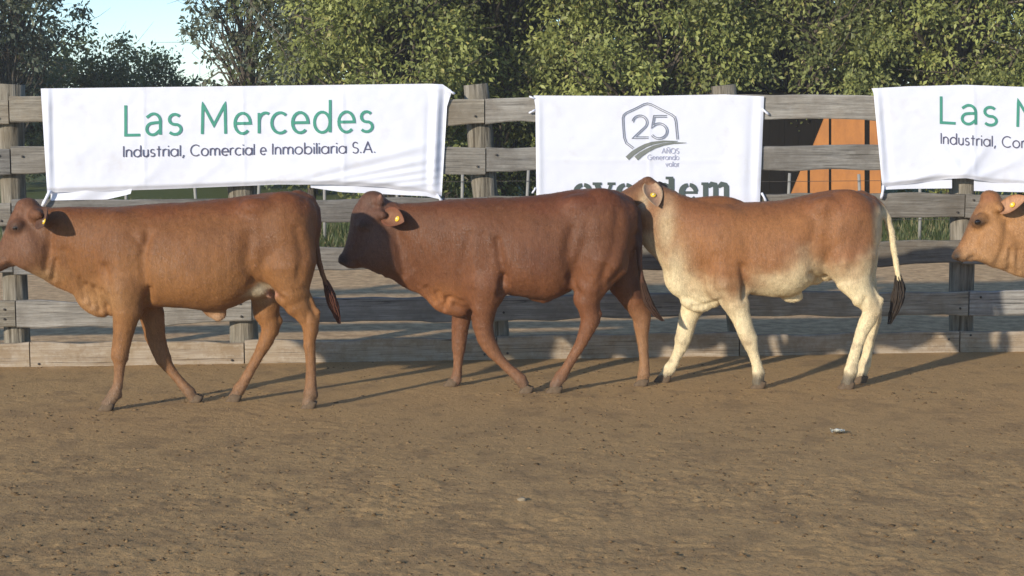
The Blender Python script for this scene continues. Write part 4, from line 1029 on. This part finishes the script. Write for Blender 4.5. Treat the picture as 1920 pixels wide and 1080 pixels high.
def coat3(px, py, V, N, yr):
    n1 = fbm(V[:,0]*5+8, V[:,1]*5, V[:,2]*5, 4)-.5; n2 = fbm(V[:,0]*16, V[:,1]*16, V[:,2]*16, 3)-.5
    c = np.tile(np.array([.290,.122,.042]), (len(V), 1))
    c = mixc(c, (.205,.072,.027), sstep(430, 372, py+n1*70)*.7)
    c = mixc(c, (.255,.115,.055), np.exp(-(((px-1610)/36)**2+((py-455)/55)**2))*.6)
    c = mixc(c, (.25,.12,.06), np.exp(-(((px-1490)/35)**2+((py-465)/22)**2))*.5)
    cream = np.array([.76,.62,.375])
    line = np.interp(px, [1225,1262,1290,1330,1372,1400,1450,1500,1530,1560,1600,1640,1660], [470,500,520,545,560,545,525,500,505,520,520,480,400])
    f = sstep(-48, 44, py-line+n1*60+n2*30)
    f = np.maximum(f, sstep(1630, 1655, px+n1*20)*sstep(372, 400, py)*.85)
    f = np.maximum(f, np.exp(-(((px-1265)/24)**2+((py-520)/55)**2))*.9)
    f = np.maximum(f, .55*np.exp(-(((px-1248)/18)**2+((py-430)/60)**2)))
    c = mixc(c, cream, f)
    c = mixc(c, (.36,.27,.17), sstep(.50, .66, fbm(V[:,0]*22, V[:,1]*22, V[:,2]*22, 3))*sstep(590, 640, py)*.5)
    c = mixc(c, (.42,.27,.15), (np.exp(-(((px-1640)/14)**2+((py-578)/24)**2))+np.exp(-(((px-1400)/14)**2+((py-640)/16)**2)))*.4)
    c = mixc(c, (.06,.045,.035), sstep(694, 712, py+n1*16)*.85)
    c = mixc(c, (.27,.135,.065), sstep(1262, 1235, px)*sstep(410, 380, py)*.8)
    c = mixc(c, (.62,.48,.30), np.exp(-(((px-1207)/9)**2+((py-376)/15)**2))*.8)
    c = mixc(c, (.13,.055,.03), np.exp(-(seg_dist2(px, py, [(1250,356),(1235,342),(1213,336),(1192,350),(1168,365)])/60))*.6)
    return np.clip(c, .01, .9)
r3 = B.build(CR3, coat3, 'calf', 'fawn calf with cream belly and legs, head turned behind the dark calf', M_COAT)
for x, y, d, L in ((1240,716,.105,32),(1419,726,-.125,27),(1584,726,-.13,31),(1610,712,.10,27)): add_hoof(r3, B, x, y, d, L, 18)
add_eye(r3, B, 1163, 374, .135); add_eye(r3, B, 1166, 366, .30)
add_ear(r3, B, 1219, 343, -.015, (.16,-.55,-.52), (.15,-.70,.62), .170, .060, col=(.52,.36,.22), inner=(.36,.21,.13), tag_at=.48, droop=.25)
add_ear(r3, B, 1238, 349, .12, (.45,.7,.10), (.2,-.7,.5), .09, .035, col=(.14,.08,.05), inner=(.12,.07,.05), tagged=False)
add_brush(r3, B, [(1684,514,-.01,5),(1686,540,-.01,10.5),(1683,562,-.01,12),(1676,585,-.01,9),(1667,608,-.01,3)], brush_mat('black_brush', (.012,.010,.009), (.07,.05,.035)), 220)

# ================================================================= calf 4: orange tan, only its head is inside the picture
DX, DY = 1812, -14; Y4 = 10.1; S4 = 318.0
B = Body(Y4, 0.0, 2130, S4); heifer_body(B, DX, DY)
sh = lambda L: [(x+DX, y-14-(y-530)*.055 if y > 530 else y-14, d, r) for x, y, d, r in L]
B.chain(sh([(232,540,-.125,38),(238,580,-.125,31),(232,615,-.125,22.5),(226,655,-.125,17.5),(224,690,-.125,12.5),(219,735,-.125,13),(205,752,-.125,12.5),(199,761,-.125,12)]), .022, .88)
B.chain(sh([(262,540,.115,36),(284,590,.110,25),(291,630,.105,21),(304,670,.10,16),(326,703,.095,11.5),(355,736,.09,12),(364,750,.09,10.5)]), .022, .88)
B.chain(sh([(540,500,-.115,52),(548,548,-.125,38),(560,580,-.13,28),(580,605,-.13,20),(580,640,-.13,15.5),(583,700,-.13,12.5),(582,738,-.13,14.5),(578,758,-.13,12.5)]), .024, .80)
B.chain(sh([(520,500,.10,50),(500,555,.10,32),(504,605,.10,22),(488,662,.10,14),(456,718,.10,13),(440,745,.10,11.5)]), .024, .80)
hd = [((1896,384),(1912,512),.072,.1),((1873,374),(1894,506),.090,.1),((1855,366),(1874,503),.098,.05),((1838,379),(1857,500),.097,-.02),((1826,399),(1844,494),.086,-.05),((1815,423),(1830,489),.070,-.05),
      ((1805,446),(1816,491),.058,-.05),((1796,462),(1806,492),.056,-.05),((1790,472),(1797,491),.052,0),((1788,478),(1790,487),.030,0)]
B.loft(((1876,418),(1792,482)), hd, .03)
for sg in (-1, 1):
    B.ell((1835,414,sg*.078), (15,.026,11), 30, .035); B.ell((1862,460,sg*.062), (26,.036,30), -30, .04); B.ell((1794,478,sg*.030), (8,.018,8), 0, .02)
    B.chain([(1868,388,sg*.07,10),(1874,390,sg*.10,7)], .03)
B.ell((1858,370,0), (14,.05,12), 20, .04); B.ell((1905,500,0), (26,.03,14), -14, .03)
B.chain([(x+DX,y+DY,0,r) for x, y, r in [(560,372,16),(582,376,11),(592,392,8.5),(596,420,7.5),(592,455,6.5),(600,500,5.8),(613,535,5)]], .02)
CR4 = [([(1824,481),(1812,488),(1798,488)], .009, 3),([(1888,420),(1884,460),(1870,492)], .008, 7),([(1895,470),(1892,505)], .010, 3),([(1908,470),(1908,508)], .008, 3),([(1845,425),(1828,455),(1808,470)], .004, 7),
       ([(1826,424),(1846,424)], .004, 4)]
def coat4(px, py, V, N, yr):
    n1 = fbm(V[:,0]*6+2, V[:,1]*6, V[:,2]*6, 3)-.5
    c = np.tile(np.array([.365,.178,.066]), (len(V), 1))
    c = mixc(c, (.26,.095,.04), np.exp(-(((px-1855)/24)**2+((py-369)/13)**2))*.8)
    c = mixc(c, (.46,.275,.14), sstep(455, 500, py+n1*40)*.6)
    c = mixc(c, (.25,.115,.055), np.exp(-(seg_dist2(px, py, [(1838,384),(1812,428),(1797,458)])/110))*.55)
    c = mixc(c, (.04,.028,.022), np.exp(-(((px-1792)/11)**2+((py-480)/13)**2))*1.0)
    c = mixc(c, (.03,.02,.015), np.exp(-(((px-1834)/16)**2+((py-416)/10)**2))*.95)
    c = mixc(c, (.06,.04,.03), np.exp(-(seg_dist2(px, py, [(1824,481),(1812,489),(1799,490)])/5))*.8)
    c = mixc(c, (.15,.07,.035), sstep(1905, 1930, px)*sstep(430, 380, py)*.6)
    return np.clip(c, .01, .9)
r4 = B.build(CR4, coat4, 'calf', 'orange tan calf entering from the right edge, only its head in view', M_COAT, 40000)
for (x, y, d) in ((197,769,-.125),(366,759,.09),(577,764,-.13),(436,752,.10)):
    add_hoof(r4, B, x+DX, y-14-(y-530)*.055, d, 29, 18)
add_eye(r4, B, 1833, 416, -.096, .020); add_eye(r4, B, 1838, 413, .103)
add_ear(r4, B, 1874, 391, -.09, (.62,-.62,.42), (-.35,-.55,.55), .19, .060, col=(.36,.16,.07), inner=(.50,.27,.15), tag_at=.42, droop=.1)
add_ear(r4, B, 1874, 388, .11, (.4,.9,.1), (-.6,0,.7), .19, .056, col=(.28,.12,.05), tagged=False)
add_brush(r4, B, [(609+DX,525+DY,0,5.5),(617+DX,548+DY,0,9),(625+DX,572+DY,0,9.5),(636+DX,607+DY,0,2.5)], brush_mat('tan_brush', (.03,.015,.01), (.13,.06,.03)), 60)
# ------------------------------------------------------------------ trees, scrub and grass beyond the fence
def leaf_mat(name, transl=.22, rough=.5):
    t = NT(name, rough, .35); a = t.attr('tint'); t.color(a)
    tr = t.node('ShaderNodeBsdfTranslucent'); t.l.new(t.mix(.5, a, (.30,.34,.05)), tr.inputs['Color'])
    ms = t.node('ShaderNodeMixShader'); ms.inputs[0].default_value = transl
    t.l.new(t.b.outputs[0], ms.inputs[1]); t.l.new(tr.outputs[0], ms.inputs[2]); t.l.new(ms.outputs[0], t.n['Material Output'].inputs[0])
    return t.m
M_LEAF = leaf_mat('broad_leaf', .30)
t = NT('bark', .9, .15); t.color(t.ramp(t.noise(t.coord((6,6,1.2)), 5, 6, .65), [(.35, (.05,.04,.03)), (.7, (.20,.165,.125))])); M_BARK = t.m
def leaves_mesh(name, P, D, N, L, W, tint):
    """one small folded leaf (two quads sharing the midrib) per row"""
    n = len(P); S = np.cross(D, N); S /= np.linalg.norm(S, axis=1, keepdims=True)+1e-9
    N2 = np.cross(S, D); L = L[:,None]; W = W[:,None]
    V = np.stack([P, P+D*L*.5+S*W*.5+N2*W*.14, P+D*L, P+D*L*.5-S*W*.5+N2*W*.14], 1)
    F = np.arange(4*n).reshape(n, 4)
    F = np.concatenate([F[:,[0,1,2]], F[:,[0,2,3]]])
    return mesh_np(name, V.reshape(-1,3), F, False, np.repeat(tint, 4, 0), 'tint')
def foliage(centers, radii, per, leaf, pal, r, droop=.5, flat=.8):
    """leaves gathered in twig-sized clumps"""
    n = len(centers); k = per
    off = r.normal(size=(n, k, 3)); off /= (np.linalg.norm(off, axis=2, keepdims=True)+1e-9)
    off *= (r.random((n, k, 1))**.55)*radii[:,None,None]; off[..., 2] *= flat
    P = (centers[:,None,:]+off).reshape(-1, 3)
    D = off.reshape(-1, 3)/np.repeat(radii, k)[:,None]*.9 + r.normal(size=(n*k, 3))*.7 + np.array([0,0,-droop]); D /= np.linalg.norm(D, axis=1, keepdims=True)
    N = r.normal(size=(n*k, 3))*.8 + np.array([-.25,-.5,.75])
    L = leaf*r.uniform(.6, 1.3, n*k); W = L*r.uniform(.38, .60, n*k)
    c0, c1, c2 = [np.array(c) for c in pal]
    m = np.clip(np.repeat(r.normal(.45, .36, n), k) + r.normal(0, .22, n*k), 0, 1)[:,None]
    tint = c0*(1-m)+c1*m; yl = r.random(n*k) < .05; tint[yl] = c2*r.uniform(.7,1.1,(yl.sum(),1))
    return P, D, N, L, W, tint
def make_tree(name, label, cat, px, Y, height, rx, ry, zc, rz, nclump, per, leaf, pal, seed, clump_r=(.16,.58), group=None, trunk_r=.13, shell=.45, lean=0.0, bare=0, droop=.5, cut=None):
    r = np.random.default_rng(seed); random.seed(seed); X = at(px, 300, Y)[0]
    root = thing(name, (X, Y, 0), label, cat, group)
    d = r.normal(size=(nclump*2, 3)); d /= np.linalg.norm(d, axis=1, keepdims=True)
    rad = (shell+(1-shell)*r.random(nclump*2))**.8
    lump = .72+.55*fbm(d[:,0]*1.7+seed, d[:,1]*1.7, d[:,2]*1.7+seed, 2)
    c = d*np.array([rx, ry, rz])*(rad*lump)[:,None] + np.array([lean*height*.5, 0, zc])
    c = c[(c[:,2] > .25)][:nclump]
    if cut is not None: c = c[cut(c)]
    cr = r.uniform(*clump_r, len(c))
    # trunk, limbs and twigs (one continuous woody part)
    mb = MB(); top = np.array([lean*height*.6, 0, height*.8])
    tp = [np.array([math.sin(i*1.3+seed)*.06*i/6, math.cos(i*1.1+seed)*.05, 0])+top*i/6-np.array([0,0,.1 if i == 0 else 0]) for i in range(7)]
    mb.tube(tp, [trunk_r*(1.25-.17*i) for i in range(7)], 9)
    for j in r.permutation(len(c))[:min(len(c), 110)]:
        q = c[j]; f = np.clip(q[2]/height*.7-.05, .08, .95); i0 = int(f*6); base = tp[i0]*(1-(f*6-i0))+tp[min(i0+1,6)]*(f*6-i0)
        m1 = base*.55+q*.45+np.array([r.normal()*.12, r.normal()*.12, .15+.1*r.random()]); m2 = base*.2+q*.8+np.array([r.normal()*.10, r.normal()*.10, .08])
        w = trunk_r*r.uniform(.14,.34); mb.tube([base, m1, m2, q], [w, w*.7, w*.42, w*.18], 5, cap=False)
        for _ in range(2):
            e_ = q+r.normal(size=3)*np.array([.32,.32,.28]); mb.tube([m2, (m2+e_)/2+r.normal(size=3)*.05, e_], [w*.3, w*.22, w*.1], 4, cap=False)
    for _ in range(bare):
        a = tp[4+r.integers(0, 2)]; a = tp[1+r.integers(0, 5)]; q = a+np.array([r.uniform(-rx,rx)*.95, r.uniform(-ry,.2), r.uniform(-.2, height*.3)])
        mb.tube([a, a*.5+q*.5+r.normal(size=3)*.12, q], [trunk_r*.3, trunk_r*.2, trunk_r*.06], 5, cap=False)
    mb.build('trunk', M_BARK, root, True)
    link('crown', leaves_mesh('crown', *foliage(c, cr, per, leaf, pal, r, droop)), M_LEAF, root)
    return root
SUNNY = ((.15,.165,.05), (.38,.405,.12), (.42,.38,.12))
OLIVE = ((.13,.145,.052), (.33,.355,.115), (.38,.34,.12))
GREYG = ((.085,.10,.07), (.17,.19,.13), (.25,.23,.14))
SCRUB = ((.08,.105,.05), (.17,.195,.085), (.26,.24,.11))
gT = 'leafy trees beyond the corral'
make_tree('leafy_tree', 'yellow-green leafy tree above the right end of the left banner', 'tree', 735, 23.0, 5.4, 1.40, 1.5, 2.9, 2.9, 230, 190, .078, SUNNY, 21, group=gT, bare=14)
make_tree('leafy_tree', 'leafy tree rising behind the fence gap between left and centre banners', 'tree', 930, 24.2, 6.0, 1.75, 1.6, 3.1, 3.1, 270, 190, .078, OLIVE, 22, group=gT, bare=14)
make_tree('leafy_tree', 'bright leafy tree directly above the centre banner', 'tree', 1210, 23.2, 6.0, 1.8, 1.6, 3.1, 3.1, 280, 190, .078, SUNNY, 23, group=gT, bare=14)
make_tree('leafy_tree', 'dense leafy tree above the gap right of the centre banner', 'tree', 1490, 23.6, 6.2, 1.85, 1.6, 3.3, 2.9, 280, 190, .078, OLIVE, 24, group=gT, bare=14)
make_tree('leafy_tree', 'dense leafy tree over the right banner at the photo edge', 'tree', 1790, 23.2, 6.2, 1.9, 1.6, 3.1, 3.1, 280, 190, .078, SUNNY, 25, group=gT, bare=14)
make_tree('leafy_tree', 'leafy tree cut off by the top right corner', 'tree', 2070, 24.4, 6.2, 1.9, 1.6, 3.1, 3.1, 200, 190, .078, OLIVE, 26, group=gT)
# deeper rows that close the wood behind
for i, px in enumerate((720, 850, 1080, 1340, 1620, 1930)):
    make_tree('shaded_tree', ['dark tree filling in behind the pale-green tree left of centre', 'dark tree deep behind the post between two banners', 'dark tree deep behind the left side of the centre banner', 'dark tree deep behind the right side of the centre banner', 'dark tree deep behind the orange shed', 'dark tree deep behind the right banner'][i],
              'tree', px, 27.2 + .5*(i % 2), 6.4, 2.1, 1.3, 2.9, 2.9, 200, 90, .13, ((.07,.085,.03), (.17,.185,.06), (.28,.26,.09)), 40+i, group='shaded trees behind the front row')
# open, greyish trees at the left with sky between their twigs
make_tree('thin_tree', 'open grey-green tree with bare twigs standing against the sky', 'tree', 468, 28.0, 5.0, 1.1, .9, 3.0, 1.9, 78, 50, .10, GREYG, 51, (.14,.34), 'open trees on the left', .085, .25, .02, 14)
make_tree('thin_tree', 'thin grey-stemmed tree leaning beside the leafy green one', 'tree', 585, 26.5, 6.0, .75, .6, 3.2, 2.0, 50, 55, .10, GREYG, 55, (.14,.32), 'open trees on the left', .055, .25, -.05, 5)
make_tree('thin_tree', 'open grey-green tree above the far left end of the fence', 'tree', 30, 30.0, 5.6, 1.35, 1.0, 3.1, 2.1, 160, 60, .105, GREYG, 52, (.15,.36), 'open trees on the left', .09, .25, 0, 14)
make_tree('thin_tree', 'open grey-green tree reaching in from the left photo edge', 'tree', -130, 29.0, 5.8, 1.3, 1.1, 3.2, 2.2, 110, 52, .105, GREYG, 53, (.15,.36), 'open trees on the left', .09, .25, 0, 8)
for i, (px, Y, h, rx_, lab) in enumerate([(30, 31.5, 2.5, 1.5, 'dark rounded shrub low at the left edge above the first banner'), (180, 33, 3.0, 1.5, 'dense dark shrub just right of the open left tree'), (290, 34, 2.5, 1.25, 'low wispy shrub on the skyline in the gap of sky'),
                                         (385, 35, 1.75, 1.0, 'lowest shrub at the foot of the gap of sky'), (480, 31, 2.0, 1.2, 'dense shrub at the foot of the open skyline tree'), (590, 29.5, 2.15, 1.1, 'dense shrub under the thin leaning tree')]):
    make_tree('shrub', lab, 'shrub', px, Y, h, rx_, 1.0, h*.45, h*.55, 170, 80, .095, SCRUB, 60+i, (.18,.36), 'dark shrubs along the skyline', .05, .3, 0, 6, droop=.0)

# rough grass along the wire fence
r = np.random.default_rng(8); n = 70000
gxp = r.uniform(-7.5, 8, n); gyp = 18.7 + r.beta(1, 1.2, n)*7.5; keep = fbm(gxp*1.3, gyp*1.3, 2.2, 3)+.10*(gyp-19) > .46; gxp, gyp = gxp[keep], gyp[keep]; n = len(gxp)
hh = r.uniform(.06, .20, n); P = np.stack([gxp, gyp, np.full(n, -.01)], -1)
D = np.stack([r.normal(0,.28,n), r.normal(0,.28,n), np.ones(n)], -1); D /= np.linalg.norm(D, axis=1, keepdims=True); N = r.normal(size=(n, 3))
m = r.random((n,1)); tint = np.array([.04,.065,.018])*(1-m)+np.array([.11,.135,.045])*m; dry = r.random(n) < .16; tint[dry] = (.30,.25,.12)
tag(link('grass', leaves_mesh('grass', P, D, N, hh, np.full(n, .013), tint), M_LEAF), 'rough green grass growing along the wire fence beyond the corral', 'grass', kind='stuff')
# ------------------------------------------------------------------ small things lying on the arena floor
def lump(name, px, py, size, mat, label, cat, seed, flat=.4, group=None, n=1):
    r = np.random.default_rng(seed); Y = ground_y(py); p = at(px, py, Y)
    bm = bmesh.new()
    for i in range(n):
        q = bmesh.ops.create_icosphere(bm, subdivisions=2, radius=1.0)['verts']
        off = np.array([r.normal()*2.2, r.normal()*1.3, 0]) if n > 1 else np.zeros(3); s_ = r.uniform(.25, .8) if n > 1 else 1.0
        for v in q:
            k = 1+.45*(float(vnoise(v.co.x*1.8+seed, v.co.y*1.8+i, v.co.z*1.8))-.5)*2
            v.co = Vector((v.co.x*k*s_*1.25+off[0], v.co.y*k*s_+off[1], v.co.z*k*flat*s_))*size
    me = bpy.data.meshes.new(name); bm.to_mesh(me); bm.free(); me.polygons.foreach_set('use_smooth', np.ones(len(me.polygons), bool))
    g = float(ground_h(np.array([p[0]]), np.array([Y]))[0])
    return tag(link(name, me, mat, loc=(p[0], Y, g + size*flat*.25)), label, cat, group)
t = NT('pale_stone', .85, .2); t.color(t.mix(t.noise(t.coord(), 30, 4), (.22,.17,.11), (.30,.24,.16))); M_STONE = t.m
lump('stone', 978, 939, .018, M_STONE, 'small pale stone on the soil below the centre of the photo', 'stone', 3, .55)
# crumpled scrap of white paper
r = np.random.default_rng(2); Y = ground_y(813); p = at(1570, 813, Y); n = 9; V = []
for i in range(n):
    for j in range(n):
        u, w_ = i/(n-1)-.5, j/(n-1)-.5
        V.append((u*.065+r.normal()*.004, w_*.05+r.normal()*.004, .012+.030*float(vnoise(i*.9, j*.9, 3.3))+r.normal()*.002))
I = np.arange(n*n).reshape(n, n)
t = NT('paper', .7, .2); t.color((.58,.58,.50)); M_PAPER = t.m
tag(link('paper_scrap', mesh_np('paper_scrap', V, np.stack([I[:-1,:-1], I[1:,:-1], I[1:,1:], I[:-1,1:]], -1).reshape(-1, 4)), M_PAPER,
         loc=(p[0], Y, float(ground_h(np.array([p[0]]), np.array([Y]))[0]) - .008)), 'crumpled white paper scrap on the soil below the fawn calf', 'paper scrap')
# ------------------------------------------------------------------ dusty evening air over the yard
hb = MB(); hb.box((-60, -12, -1.2), (60, 48, 8.5))
t = bpy.data.materials.new('dusty_air'); t.use_nodes = True; nn = t.node_tree.nodes; nn.remove(nn['Principled BSDF'])
pv = nn.new('ShaderNodeVolumePrincipled'); pv.inputs['Density'].default_value = .0014; pv.inputs['Color'].default_value = (.94,.95,.97,1)
t.node_tree.links.new(pv.outputs[0], nn['Material Output'].inputs['Volume'])
tag(hb.build('haze', t), kind='stuff')
